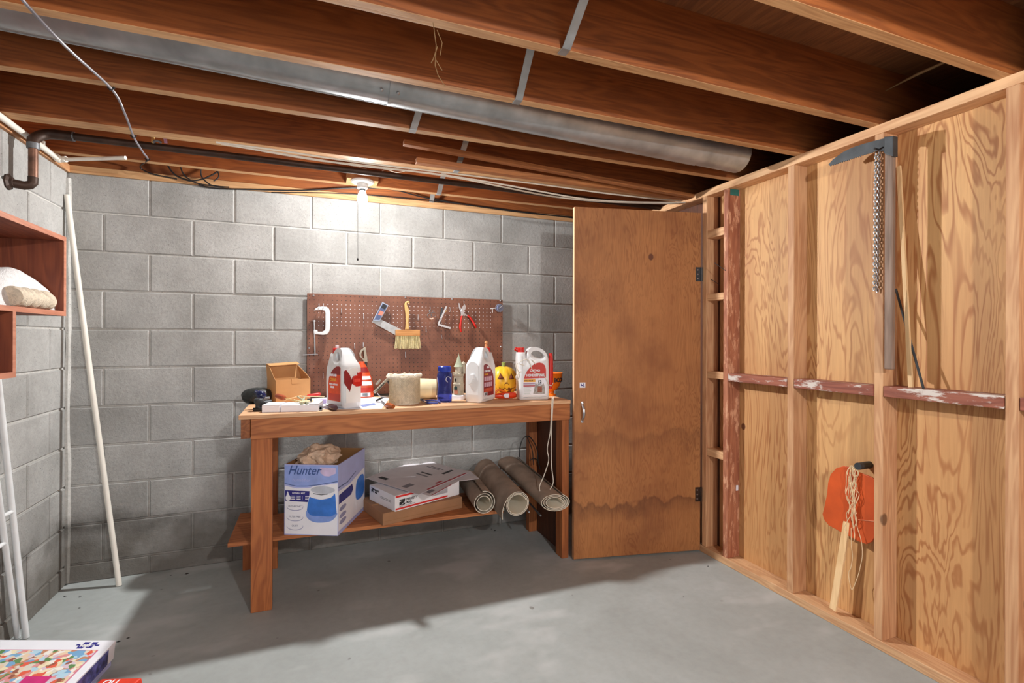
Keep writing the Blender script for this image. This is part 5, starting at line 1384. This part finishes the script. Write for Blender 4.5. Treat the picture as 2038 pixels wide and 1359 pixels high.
printed(tk, 'print_rim', plain('appliance_shade', (196, 202, 214), .4), ov(643, 973, 24, 7.5), fmat(.0021))
# side print
sy = D
printed(rp, 'print_field', M_PRINTW, [(0.005, .02), (sy - .01, .02), (sy - .01, .24), (.15, .21), (0.005, .215)], smat(.0003))
printed(rp, 'print_swoosh', plain('swoosh_blue', (0, 0, 0)), [(.0, .232), (.12, .226), (.24, .25), (.24, .253), (.12, .230), (.0, .236)], smat(.0008))
printed(rp, 'print_banner', M_NAVY, [(.01, .15), (.17, .15), (.20, .17), (.185, .20), (.01, .195)], smat(.0008))
st_ = printed(rp, 'print_appliance', M_PRINTW, [(.24, .06), (.27, .04), (.33, .04), (.355, .06), (.355, .20), (.34, .22), (.26, .22), (.245, .20)], smat(.0012))
printed(st_, 'print_tank', M_BLUE, [(.245, .10), (.355, .10), (.352, .205), (.25, .195)], smat(.0018))
for yy in (.12, .085, .055): printed(rp, 'print_badge', plain('badge_rim', (0, 0, 0)), [(.06 + .045 * math.cos(k * .524), yy + .012 * math.sin(k * .524)) for k in range(12)], smat(.0008))
# crumpled packing paper
random.seed(4)
t2c = t.matrix_world
pm = bmesh.new(); bmesh.ops.create_icosphere(pm, subdivisions=4, radius=1.0)
from mathutils import noise as mn
R3 = Matrix.Rotation(hang, 3, 'Z')
ctr = Vector((o.x, o.y, SZ + H - .002)) + R3 @ Vector((W * .42, D * .36, 0))
vs = []
for v_ in pm.verts:
    p = v_.co.copy()
    d = 1 + .30 * mn.noise(p * 2.1) + .22 * abs(mn.noise(p * 4.7 + Vector((3, 1, 2)))) - .12 * abs(mn.noise(p * 9))
    q_ = Vector((p.x * .092 * d, p.y * .110 * d, p.z * .060 * d + max(0, p.z) * .012))
    vs.append(ctr + R3 @ q_)
m = MB(); m.add(vs, [tuple(w.index for w in f_.verts) for f_ in pm.faces]); pm.free()
tag(m.build('packing_paper', M_KRAFT), 'crumpled tan packing paper stuffed in the top of the appliance carton', 'paper')

# flat brown carton and mailing box stack
o1 = P(762, 1047, Z=SZ); r1 = P(920, 1011, Z=SZ); l1 = P(721, 1012, Z=SZ)
u = (r1 - o1); u.z = 0; BW = u.length; ba = math.atan2(u.y, u.x)
t = thing('flat_carton', 'flat brown cardboard carton under the white mailing box', 'box', (o1.x, o1.y, SZ), rz=ba)
MB().box(0, BW, 0, .315, .0002, .064).build('carton_body', M_CARDDK, t, world=False, bevel=.003)
MB().box(.0, BW, -.0005, .0003, .020, .0212).build('flap_seam', M_CARDIN, t, world=False)
MB().box(0.001, BW - .001, .15, .165, .0642, .0646).build('tape', M_CARD, t, world=False)
ZB = SZ + .0655
o1 = P(786, 1018.5, Z=ZB); r1 = P(914, 984, Z=ZB); u = r1 - o1; u.z = 0; MW = u.length; ma = math.atan2(u.y, u.x)
t = thing('mailing_box', 'white and red postal mailing box on top of the brown carton', 'box', (o1.x, o1.y, ZB), rz=ma); MD = .27; MH = .082
mbx = MB().box(0, MW, 0, MD, 0, MH).build('box_body', M_MAIL, t, world=False, bevel=.0015)
fM = Matrix(((1, 0, 0, 0), (0, 0, -1, 0), (0, 1, 0, 0), (0, 0, 0, 1)))
lM = Matrix(((0, 0, -1, 0), (-1, 0, 0, MD), (0, 1, 0, 0), (0, 0, 0, 1)))
m = MB(); m.box(.004, MW * .80, -.0008, -.0001, .006, .015); m.build('red_stripe', M_MAILRED, t, world=False)
m = MB(); m.box(.004, MW * .86, -.0008, -.0001, .070, .080); m.build('red_stripe', M_MAILRED, t, world=False)
def eagle(m, Mx, s):
    m.curve([[(0, 0), (s * .2, 0), (s * .95, s * .42), (s * 1.05, s * .9), (0, s * .9), (s * .05, s * .75), (s * .55, s * .62), (0, s * .5)]], .0006, 0, Mx)
    m.curve([[(s * .28, 0), (s * 1.0, 0), (s * 1.04, s * .32)]], .0006, 0, Mx)
    return m
eagle(MB(), fM @ Matrix.Translation((.026, .026, .0005)), .034).build('emblem', M_BLACKINK, t, world=False)
m = MB(); m.text('PRIORITY', .019, fM @ Matrix.Translation((.068, .044, .0006)), .0003, bold=.0005, sx=.85); m.build('print', M_BLACKINK, t, world=False)
m = MB(); m.text('MAIL', .019, fM @ Matrix.Translation((.068, .028, .0006)), .0003, bold=.0005, sx=.85); m.build('print', M_BLACKINK, t, world=False)
m = MB(); m.text('UNITED STATES POSTAL SERVICE', .0065, fM @ Matrix.Translation((.026, .019, .0006)), .0002); m.build('print', M_BLACKINK, t, world=False)
eagle(MB(), lM @ Matrix.Translation((.022, .050, .0005)), .026).build('emblem', M_BLACKINK, t, world=False)
m = MB(); m.text('PRIORITY', .013, lM @ Matrix.Translation((.052, .062, .0006)), .0003, bold=.0004); m.text('MAIL', .013, lM @ Matrix.Translation((.060, .050, .0006)), .0003, bold=.0004); m.build('print', M_BLACKINK, t, world=False)
m = MB()
for k in range(2): m.box(-.0008, -.0001, .04, .15, .046 - k * .007, .0475 - k * .007)
m.build('print_lines', M_BLACKINK, t, world=False)
m = MB(); m.box(MW * .55, MW * .80, -.0008, -.0001, .030, .066); m.build('address_field', plain('field_grey', (170, 170, 176), .5), t, world=False)
# flattened mailers on top
ZM = ZB + MH
def mailer(label, pl, z, lift=0, red=None, prints=()):
    pts = [P(x, y, Z=z + (dz if len(q_) > 2 else 0)) for q_ in pl for x, y, dz in [(*q_, 0) if len(q_) == 2 else q_]]
    c_ = sum(pts, Vector()) / len(pts)
    t = thing('flattened_mailer', label, 'mailer', (c_.x, c_.y, z), 'flattened postal mailers on the mailing box')
    MB().hexa(pts, [p + Vector((0, 0, .0016)) for p in pts]).build('sheet', M_MAILGREY, t)
    a_, b2, c3, d3 = pts[:4]
    for (s0, s1, w0, w1, mt) in prints:
        f2 = lambda s, w: a_.lerp(b2, s).lerp(d3.lerp(c3, s), w) + Vector((0, 0, .0018))
        q4 = [f2(s0, w0), f2(s1, w0), f2(s1, w1), f2(s0, w1)]
        MB().hexa(q4, [p + Vector((0, 0, .0004)) for p in q4]).build('print', mt, t)
    return t
gk = M_BLACKINK; gg = plain('grey_print', (120, 118, 128), .5); rd = plain('mailer_crimson', (176, 30, 52), .5)
mailer('lowest flattened mailer, its right wing sticking out past the box', [(760, 962), (850, 964), (954, 953), (936, 938), (860, 925), (800, 940)], ZM + .0005, prints=())
mailer('second flattened mailer, its pointed corner hanging over the box front', [(750, 958), (857, 988), (912, 958), (800, 935)], ZM + .0035, prints=((.985, 1.0, .05, .75, rd), (.80, .93, .1, .3, gg)))
mailer('topmost flattened mailer with a dark red stripe along its right edge', [(734, 954), (833, 984.5), (934, 941), (855, 918)], ZM + .0075, prints=((.05, .22, .10, .16, gk), (.955, .985, .18, .96, rd), (.60, .70, .06, .20, gg), (.88, .92, .40, .52, rd), (.35, .60, .50, .53, gg), (.35, .60, .58, .61, gk), (.66, .72, .72, .92, gk), (.2, .5, .80, .82, gg), (.25, .55, .84, .86, gg)))
mailer('back left flattened mailer with a red stripe behind the topmost one', [(728, 953), (772, 950), (852, 925), (818, 921), (745, 945)], ZM + .0055, prints=())

# linoleum rolls
def lino(label, f0, b0, r, turns, squash=1.0, tail=0, tilt=0, r_in=.035, n=None, rb=None):
    f0 = Vector(f0); b0 = Vector(b0); ax = (b0 - f0).normalized()
    t = thing('linoleum_roll', label, 'roll', ((f0.x + b0.x) / 2, (f0.y + b0.y) / 2, min(f0.z, b0.z) - r * squash), 'linoleum rolls on the bench shelf')
    side = ax.cross(Vector((0, 0, 1))).normalized(); up = side.cross(ax)
    if tilt: side, up = side * math.cos(tilt) + up * math.sin(tilt), up * math.cos(tilt) - side * math.sin(tilt)
    N = int(26 * turns); prof = []
    for i in range(N + 1):
        a = 2 * math.pi * i / 26; rr = r_in + (r - r_in) * i / N
        prof.append((a, rr))
    pr2 = [(rr * math.cos(a), rr * math.sin(a) * squash) for a, rr in prof]
    if tail:
        lx, ly = pr2[-1]
        dx, dy = pr2[-1][0] - pr2[-2][0], pr2[-1][1] - pr2[-2][1]
        L = math.hypot(dx, dy); dx /= L; dy /= L
        for k in range(1, 7):
            lx += dx * tail / 6; ly += dy * tail / 6; c_, s_ = math.cos(.13), math.sin(.13); dx, dy = dx * c_ - dy * s_, dx * s_ + dy * c_
            pr2.append((lx, ly))
    hw = .0016
    def off(i):
        a = pr2[max(i - 1, 0)]; b = pr2[min(i + 1, len(pr2) - 1)]; d = Vector((b[0] - a[0], b[1] - a[1])); d.normalize(); return Vector((d.y, -d.x))
    vo = []; vi = []
    for i, p in enumerate(pr2):
        o_ = off(i)
        for base_, lst in ((f0, vo), (b0, vo)): lst.append(base_ + side * (p[0] + o_.x * hw) + up * (p[1] + o_.y * hw))
        for base_, lst in ((f0, vi), (b0, vi)): lst.append(base_ + side * (p[0] - o_.x * hw) + up * (p[1] - o_.y * hw))
    m = MB(); n_ = len(pr2)
    m.add(vo, [(2 * i, 2 * i + 1, 2 * i + 3, 2 * i + 2) for i in range(n_ - 1)])
    m.build('backing', M_LINO, t, smooth=True)
    m = MB(); m.add(vi, [(2 * i, 2 * i + 1, 2 * i + 3, 2 * i + 2) for i in range(n_ - 1)])
    al = vo[0::2] + vi[0::2]
    m.add(al, [(i, i + 1, n_ + i + 1, n_ + i) for i in range(n_ - 1)])
    m.add(vo[1::2] + vi[1::2], [(i, i + 1, n_ + i + 1, n_ + i) for i in range(n_ - 1)])
    m.build('face', M_LINOIN, t, smooth=30)
    return t
lino('smallest and leftmost roll of grey-backed linoleum on the shelf', (1.700, -.625, .374), (1.735, -.20, .378), .064, 2.3, r_in=.034)
lino('middle linoleum roll with its loose end curling down over the shelf', (1.852, -.735, .384), (1.862, -.17, .431), .068, 2.4, r_in=.052, tail=.105, tilt=.35)
lino('largest, flattened linoleum roll nearest the plywood door', (2.078, -.735, .366), (2.035, -.16, .452), .098, 3.2, squash=.53, r_in=.052, tilt=-.20)
# rods and a thin strip between the rolls
tag(MB().tube([P(1076, 1026, Y=-.70), P(1040, 985, Y=-.35)], .0052, 8).build('metal_rod', M_DULLSTEEL, smooth=True), 'longer of the two dull metal rods between the linoleum rolls', 'rod')
tag(MB().tube([P(1053, 1019, Y=-.66), P(1025, 985, Y=-.32)], .0048, 8).build('metal_rod', M_STEEL, smooth=True), 'shorter of the two dull metal rods between the linoleum rolls', 'rod')
tag(rot_box_mb(P(1003, 1014, Y=-.70), P(943, 955, Y=-.32), .003, .014).build('wood_strip', M_LINOIN), 'thin pale strip lying between the left and middle linoleum rolls', 'strip')
# black cable loops behind
pts = smooth_path([P(1034, 910, Y=-.25), P(1035, 890, Y=-.25), P(1041, 873, Y=-.25), P(1052, 868, Y=-.25), P(1064, 882, Y=-.25), P(1070, 900, Y=-.25), P(1071, 918, Y=-.25), P(1075, 934, Y=-.25)], 5)
tag(MB().tube(pts, .0036, 8).build('cable', M_BLACK, smooth=True), 'taller black cable loop rising behind the large linoleum roll', 'cable')
pts = smooth_path([P(1055, 916, Y=-.23), P(1062, 912, Y=-.23), P(1069, 916, Y=-.23), P(1073, 928, Y=-.23), P(1075, 938, Y=-.23)], 5)
tag(MB().tube(pts, .003, 8).build('cable', M_BLACK, smooth=True), 'lower short black cable loop behind the large linoleum roll', 'cable')
tag(MB().tube(smooth_path([P(1048, 868, Y=-.26), P(1059, 895, Y=-.26), P(1062, 925, Y=-.26)], 4), .003, 8).build('cable', M_BLACK, smooth=True), 'straight black cable between the two loops behind the linoleum', 'cable')

# ================================================================== LEFT SIDE
SX = -.128; SY1 = -.56
za, zb_, zc = 1.700, 1.347, 1.098
pT = P(132, 472, X=SX); pB = P(131, 629, X=SX); pL = P(32, 625, X=SX); pLB = P(30, 751, X=SX)
t = thing('shelf_unit', 'red-brown stained wooden cubby shelf fixed on the left block wall', 'shelf', (XL, pT.y, pLB.z))
xb = XL + .002; tk_ = .019
yR = pT.y; zT = pT.z; zM = pB.z; yR2 = pL.y; zBt = pLB.z
def sb(name, x0, x1, y0, y1, z0, z1): return MB().box(x0, x1, y0, y1, z0, z1).build(name, [M_SHELFRED], t, bevel=.0015)
sb('top_board', xb, SX - .001, -2.3, yR, zT - tk_, zT); MB().box(xb, SX - .001, yR - tk_, yR, zM, zT - tk_).build('end_board', M_SHELFZ, t, bevel=.0015)
sb('middle_board', xb, SX - .001, -2.3, yR, zM, zM + tk_)
MB().box(xb, SX - .001, yR2 - tk_, yR2, zBt + tk_, zM).build('lower_divider', M_SHELFZ, t, bevel=.0015)
sb('bottom_board', xb, SX - .001, -2.3, yR2, zBt, zBt + tk_)
def eb(y0, y1, z0, z1): return MB().box(SX - .001, SX, y0, y1, z0, z1).build('edge_band', M_SHELFEDGE, t)
eb(-2.3, yR, zT - tk_, zT); eb(yR - tk_, yR, zM + tk_, zT - tk_); eb(-2.3, yR, zM, zM + tk_); eb(yR2 - tk_, yR2, zBt + tk_, zM); eb(-2.3, yR2, zBt, zBt + tk_)
# folded towel
random.seed(9)
zc0 = zM + tk_
def blanket(ctr_y, len_y, xw, h, seed, x_c, tipz=.0):
    m = MB(); nx_, ny_ = 18, 28; top = []; bot = []
    for i in range(ny_):
        for j in range(nx_):
            s = i / (ny_ - 1); w_ = j / (nx_ - 1)
            y = ctr_y - len_y / 2 + len_y * s; x = x_c - xw / 2 + xw * w_
            e_ = (math.sin(math.pi * min(1, max(0, s))) ** .45) * (math.sin(math.pi * w_) ** .3)
            hh = h * e_ * (1 + .12 * mn.noise(Vector((s * 3, w_ * 3, seed)))) + .003
            top.append((x + .004 * mn.noise(Vector((s * 9, w_ * 9, seed))), y, zc0 + tipz * s + hh)); bot.append((x, y, zc0 + .0006 + tipz * s))
    f_ = []
    for i in range(ny_ - 1):
        for j in range(nx_ - 1):
            a = i * nx_ + j; f_.append((a, a + 1, a + nx_ + 1, a + nx_)); k = nx_ * ny_ + a; f_.append((k, k + nx_, k + nx_ + 1, k + 1))
    n0 = nx_ * ny_
    for i in range(ny_ - 1):
        f_.append((i * nx_, (i + 1) * nx_, n0 + (i + 1) * nx_, n0 + i * nx_)); a = i * nx_ + nx_ - 1; f_.append((a, n0 + a, n0 + a + nx_, a + nx_))
    for j in range(nx_ - 1):
        f_.append((j, n0 + j, n0 + j + 1, j + 1)); a = (ny_ - 1) * nx_ + j; f_.append((a, a + 1, n0 + a + 1, n0 + a))
    return m.add(top + bot, f_)
m = blanket(-.82, .50, .17, .150, 2.0, -.240)
tag(m.build('towel', M_TOWEL, smooth=True), 'folded white terry towel lying in the cubby shelf', 'towel')
m = MB()
pts = [Vector((-.150, -.98 + (.98 + P(93, 600, X=-.15).y) * i / 24, zc0 + .036 + .004 * math.sin(i))) for i in range(25)]
m.tube(pts, [.034 * (1 + .07 * random.uniform(-1, 1)) for _ in pts], 26)
tag(m.build('rolled_cloth', M_TERRY, smooth=True), 'rolled cream terry cloth in front of the white towel', 'cloth')

# leaning pole in the corner
a = P(237, 1165, Z=.002); b = P(133, 388, Y=-.035)
tag(MB().tube([a, a.lerp(b, .5) + Vector((.0, -.004, -.006)), b], .0125, 14).build('pole', M_PVC, smooth=True), 'cream plastic pole leaning in the corner of the block walls', 'pole')
# white folding frame at lower left
t = thing('wire_rack', 'white two-rail frame with rungs leaning against the left wall', 'rack', (-.30, -.56, 0))
f1 = P(52, 1271, Z=.0); f1 = Vector((f1.x, f1.y, .006)); t1 = P(-6, 740, X=XL + .02)
f2 = P(35, 1271, Z=.0); f2 = Vector((f2.x + .0, f2.y - .0, .006)); t2 = P(-14, 905, X=XL + .06)
MB().tube([f1, t1 + (t1 - f1) * .05], .011, 12).build('rail', M_PAINTW, t, smooth=True)
MB().tube([f2, t2 + (t2 - f2) * .3], .010, 12).build('rail', M_PAINTW, t, smooth=True)
def on(f_, t_, y):
    lo_, hi_ = 0.0, 1.4
    for _ in range(40):
        mid = (lo_ + hi_) / 2; p = f_.lerp(t_, mid); d = p - CAM; yy = CY - F_PX * d.dot(_u) / d.dot(_f)
        if yy > y: lo_ = mid
        else: hi_ = mid
    return p
MB().tube([on(f1, t1, 1018), on(f2, t2, 1030) + Vector((-.01, -.03, 0))], .0085, 10).build('rung', M_PAINTW, t, smooth=True)
g1 = on(f2, t2, 1080)
MB().tube([g1, g1 + Vector((-.02, -.25, -.02))], .0085, 10).build('rung', M_PAINTW, t, smooth=True)

# jigsaw puzzle box
ZP = .09
a = P(231, 1274, Z=ZP); b = P(149, 1359, Z=ZP); c_ = P(0, 1273, Z=ZP)
e1 = (c_ - a); e1.z = 0; e1.normalize(); e2 = (b - a); e2.z = 0; e2.normalize()
t = thing('puzzle_box', 'white jigsaw puzzle box with a colourful picture in the near left corner', 'box', (a.x, a.y, 0))
def pp(s, w_, z): return Vector((a.x, a.y, 0)) + e1 * s + e2 * w_ + Vector((0, 0, z))
Lx, Ly = .56, .38
ins = .012
MB().hexa([pp(ins, ins, .0), pp(Lx, ins, .0), pp(Lx, Ly, .0), pp(ins, Ly, .0)], [pp(ins, ins, .08), pp(Lx, ins, .08), pp(Lx, Ly, .08), pp(ins, Ly, .08)]).build('tray', M_LAV, t)
lid = MB().hexa([pp(0.006, .006, .022), pp(Lx + .003, .006, .022), pp(Lx + .003, Ly + .003, .022), pp(0.006, Ly + .003, .022)], [pp(0, 0, ZP), pp(Lx + .003, 0, ZP), pp(Lx + .003, Ly + .003, ZP), pp(0, Ly + .003, ZP)]).build('lid', M_PRINTW, t, bevel=.0015)
def flat(name, mat, pl, z, th_=.0005, parent=lid): 
    q4 = [pp(s, w_, z) for s, w_ in pl]; return MB().hexa(q4, [p + Vector((0, 0, th_)) for p in q4]).build(name, mat, parent)
flat('pink_border', plain('pink_border', (206, 120, 150), .5), [(.030, .062), (Lx, .062), (Lx, Ly - .02), (.030, Ly - .02)], ZP)
pic = flat('picture', M_COLLAGE, [(.035, .067), (Lx, .067), (Lx, Ly - .025), (.035, Ly - .025)], ZP + .0006)
for x0, y0, w_, h_ in ((.060, .014, .020, .016), (.090, .014, .022, .018), (.066, .034, .022, .016), (.098, .036, .024, .018), (.120, .027, .014, .008), (.046, .030, .016, .007)):
    flat('piece_emblem', plain('emblem_navy', (44, 40, 140), .4), [(x0, y0), (x0 + w_, y0), (x0 + w_, y0 + h_), (x0, y0 + h_)], ZP + .0004)
TM = Matrix(((-e1.x, -e2.x, 0, 0), (-e1.y, -e2.y, 0, 0), (0, 0, 1, 0), (0, 0, 0, 1)))
o_ = pp(.118, .044, ZP + .0012)
MB().text('1000', .020, Matrix.Translation(o_) @ TM, .0003, bold=.001).build('print', M_WHITE, lid)
flat('magenta_panel', plain('magenta_panel', (206, 40, 120), .5), [(.10, .215), (.19, .215), (.19, .26), (.10, .26)], ZP + .0014)
sd = [pp(.0065 - .002, .05, .026), pp(.0065 - .002, .33, .026), pp(-.0008 + .0, .33, .084), pp(-.0008, .05, .084)]
MB().hexa(sd, [p + e1 * -.0006 for p in sd]).build('side_print', plain('side_navy', (84, 86, 150), .5, 0, .4, 50), lid)
# red package beside it
a2 = P(203, 1349, Z=.035); b2 = P(286, 1347, Z=.035)
u_ = (b2 - a2); u_.z = 0; u_.normalize(); v2 = Vector((u_.y, -u_.x, 0)) * 1
t = thing('snack_packet', 'red packet with white lettering beside the puzzle box', 'packet', (a2.x, a2.y, 0))
wd_ = (b2 - a2).length
def p3(s, w_, z): return Vector((a2.x, a2.y, 0)) + u_ * s + v2 * w_ + Vector((0, 0, z))
MB().hexa([p3(0, 0, 0), p3(wd_, 0, 0), p3(wd_ - .01, .2, 0), p3(0, .2, 0)], [p3(.0, .002, .035), p3(wd_ - .004, .002, .035), p3(wd_ - .014, .2, .035), p3(.0, .2, .035)]).build('packet_body', plain('packet_red', (224, 60, 34), .35, 0, .08), t, bevel=.006)
MB().text('OLI', .034, Matrix(((u_.x, -v2.x, 0, p3(.022, .036, 0).x), (u_.y, -v2.y, 0, p3(.022, .036, 0).y), (0, 0, 1, .0355), (0, 0, 0, 1))), .0003, bold=.001).build('print', M_PRINTW, t)
q = P(291, 1356, Z=.03)
tag(MB().lathe([(0, 0), (.018, .004), (.022, .018), (.012, .032), (0, .034)], 14, Matrix.Translation((q.x + .004, q.y - .03, 0))).build('cork', plain('tan_cork', (190, 140, 100), .8), smooth=True), 'small tan round thing right of the red packet', 'cork')

# ================================================================== RIGHT WALL THINGS
# pole pruning saw: blade and long handle on the third stud
def yz(pl, X): return [(-P(x, y, X=X).y, P(x, y, X=X).z) for x, y in pl]
XS = 2.978
YZ = lambda X: Matrix(((0, 0, 1, X), (-1, 0, 0, 0), (0, 1, 0, 0), (0, 0, 0, 1)))
K6 = .22075
t = thing('pruning_saw', 'pruning saw with a curved grey blade and long weathered handle on a stud', 'saw', P(1772, 735, X=XS))
top = [(1638 + x * K6, 100 + y * K6) for x, y in [(50, 1030), (90, 985), (180, 920), (260, 880), (360, 845), (470, 815), (570, 790), (600, 778), (645, 772)]]
bot = [(1638 + x * K6, 100 + y * K6) for x, y in [(648, 935), (560, 935), (545, 905), (490, 905), (440, 925), (370, 945)]]
teeth = []
x0, y0, x1, y1 = 1638 + 370 * K6, 100 + 945 * K6, 1638 + 60 * K6, 100 + 1045 * K6
for i in range(30):
    s = i / 30; teeth.append((x0 + (x1 - x0) * s, y0 + (y1 - y0) * s + (1.2 if i % 2 else -1.2)))
MB().curve([yz(top + bot + teeth, XS)], .003, 0, YZ(XS)).build('blade', M_DARKMETAL, t)
MB().curve([yz([(1763, 273), (1781, 271), (1781, 312), (1764, 307)], XS - .006)], .030, .002, YZ(XS - .002)).build('ferrule', M_DARKMETAL, t)
hpts = [P(1772, 300, X=XS), P(1772, 420, X=XS), P(1772.5, 560, X=XS), P(1771.5, 680, X=XS), P(1770.5, 735, X=XS)]
hb = MB(); n_ = len(hpts)
for i in range(n_ - 1):
    a, b = hpts[i], hpts[i + 1]; w_ = .0165; 
    hb.hexa([a + Vector((-.012, -w_, 0)), a + Vector((.012, -w_, 0)), a + Vector((.012, w_, 0)), a + Vector((-.012, w_, 0))], [b + Vector((-.012, -w_, 0)), b + Vector((.012, -w_, 0)), b + Vector((.012, w_, 0)), b + Vector((-.012, w_, 0))])
hb = rot_box_mb(hpts[0], hpts[-1], .024, .030, (0, 1, 0))
hb.build('handle', M_OLDWOOD, t, bevel=.005)
# chain hanging doubled from a nail
def chain(label, x_top, x_bot, y0, y1, X, mat, r=.0068):
    a = P(x_top, y0, X=X); b = P(x_bot, y1, X=X)
    t = thing('chain', label, 'chain', (b.x, b.y, b.z), 'saw chains hanging beside the pruning saw')
    n = 44; m = MB()
    for i in range(n):
        c = a.lerp(b, (i + .5) / n); L = (a - b).length / n * .66
        m2 = Matrix.Translation(c) @ Matrix.Rotation(math.pi / 2 * (i % 2) + .6, 4, 'Z') @ Matrix.Rotation(math.pi / 2, 4, 'X')
        m.tube([m2 @ Vector((r * .62 * math.cos(k * math.pi / 4), L * math.sin(k * math.pi / 4), 0)) for k in range(8)], .0019, 5, closed=True)
    o = m.build('links', mat, t, smooth=True); o['kind'] = 'stuff'
    return t
chain('left steel chain hanging beside the saw handle', 1743, 1740, 303, 578, 2.9905, M_GALV)
chain('right, shinier steel chain hanging beside the saw handle', 1750, 1746, 300, 581, 2.9895, M_STEEL)
q = P(1754, 299, X=2.99)
tag(MB().tube([Vector((2.999, q.y, q.z - .002)), Vector((2.955, q.y + .004, q.z + .004))], [.004, .004], 8).build('nail', M_BLACK), 'big black nail carrying the chains', 'nail')
# wooden strip and dark rod leaning on the blocking
a = P(1789, 331, X=3.070); b = P(1813, 771, X=3.02)
tag(rot_box_mb(a, b, .010, .014, (0, 1, 0)).build('wood_strip', M_PALEWOOD), 'thin pale wood strip leaning on the blocking right of the saw', 'strip')
a = P(1783, 575, X=3.060); b = P(1838, 773, X=3.02)
tag(MB().tube([a, b], .0045, 8).build('metal_rod', M_DARKMETAL, smooth=True), 'thin dark metal rod leaning right of the pale wood strip', 'rod')
# orange paddle with stick
KP = .25035
def zp(pl, X): return [P(1600 + x * KP, 890 + y * KP, X=X) for x, y in pl]
XP = 3.035
opts = [(215, 215), (260, 165), (320, 148), (380, 160), (420, 190), (470, 210), (540, 235), (580, 270), (600, 330), (605, 500), (600, 640), (575, 690), (545, 750), (500, 770), (440, 750), (370, 710), (290, 670), (200, 620), (160, 570), (150, 530), (165, 470), (185, 380), (195, 280)]
t = thing('orange_paddle', 'scuffed orange plastic paddle on a wooden stick hanging between the studs', 'paddle', P(1662, 1215, X=3.03))
MB().curve([[(-p.y, p.z) for p in zp(opts, XP)]], .006, .002, YZ(XP)).build('blade', M_ORPAD, t, smooth=True)
a = zp([(345, 660)], XP + .012)[0]; b = zp([(232, 1290)], XP - .02)[0]; b.z = max(b.z, .046)
rot_box_mb(zp([(400, 250)], XP + .014)[0], b, .012, .030, (0, 1, 0)).build('stick', M_PALEWOOD, t, bevel=.002)
MB().tube(zp([(430, 575), (570, 590)], XP - .004), .0018, 6).build('crack_line', plain('pale_orange_scuff', (226, 140, 96), .6), t)
q = zp([(438, 150)], 3.02)[0]
tag(MB().tube([Vector((3.088, q.y, q.z)), Vector((3.012, q.y, q.z))], .0155, 14).build('hanging_peg', M_DARKMETAL, smooth=True), 'round grey peg in the plywood carrying the orange paddle', 'peg')
random.seed(12)
t = thing('twine_bundle', 'tangled bundle of natural twine hanging over the orange paddle', 'twine', zp([(380, 700)], XP - .02)[0])
m = MB()
for k in range(15):
    x_ = random.uniform(350, 420); pts = [(378 + random.uniform(-6, 6), 145)]
    yy = 145; end = random.uniform(420, 720)
    while yy < end:
        yy += 55; pts.append((x_ + random.uniform(-22, 22), yy))
    m.tube(smooth_path([Vector((XP - .012 - random.uniform(0, .014), p.y, p.z)) for p in zp(pts, XP - .02)], 3), .0015, 5)
o = m.build('strands', M_STRING, t); o['kind'] = 'stuff'
MB().tube(smooth_path(zp([(375, 640), (378, 780), (386, 870), (372, 960), (355, 1000), (365, 1080), (385, 1130), (430, 1020), (450, 940), (465, 850), (455, 740), (420, 620), (405, 520)], XP - .02), 4), .0014, 6).build('long_loop', M_STRING, t, smooth=True)
# debris crumbs on the floor
CRUMB = ['dark crumb on the floor left of its twin near the cream pole foot', 'dark crumb on the floor right of its twin near the cream pole foot', 'smaller dark crumb in front of the pair near the cream pole foot',
         'longest dark sliver on the floor along the back wall', 'short dark sliver left of the long one along the back wall', 'dark crumb on the floor in front of the door hinge side',
         'tiny dark speck far out on the open concrete floor', 'dark crumb touching the far corner of the puzzle box', 'dark crumb just beyond the puzzle box corner',
         'dark crumb under the bench shelf below the linoleum, the right one', 'dark crumb under the bench shelf below the linoleum, the left one']
random.seed(31)
for i, (x, y, s) in enumerate(((129, 1187, .004), (159, 1188, .004), (158, 1210, .003), (372, 1142, .006), (340, 1145, .003), (1409, 1127, .004), (1360, 1188, .002), (236, 1277, .005), (255, 1270, .004), (985, 1056, .004), (978, 1053, .003))):
    q = P(x, y, Z=0)
    tag(MB().add([(q.x - s * 2, q.y, .0005), (q.x, q.y - s, .0005), (q.x + s * 2, q.y + s * .3, .0005), (q.x, q.y + s, .0005), (q.x, q.y, s)], [(0, 1, 4), (1, 2, 4), (2, 3, 4), (3, 0, 4), (3, 2, 1, 0)]).build('debris_crumb', M_BLACK), CRUMB[i], 'debris', 'dark crumbs on the floor')
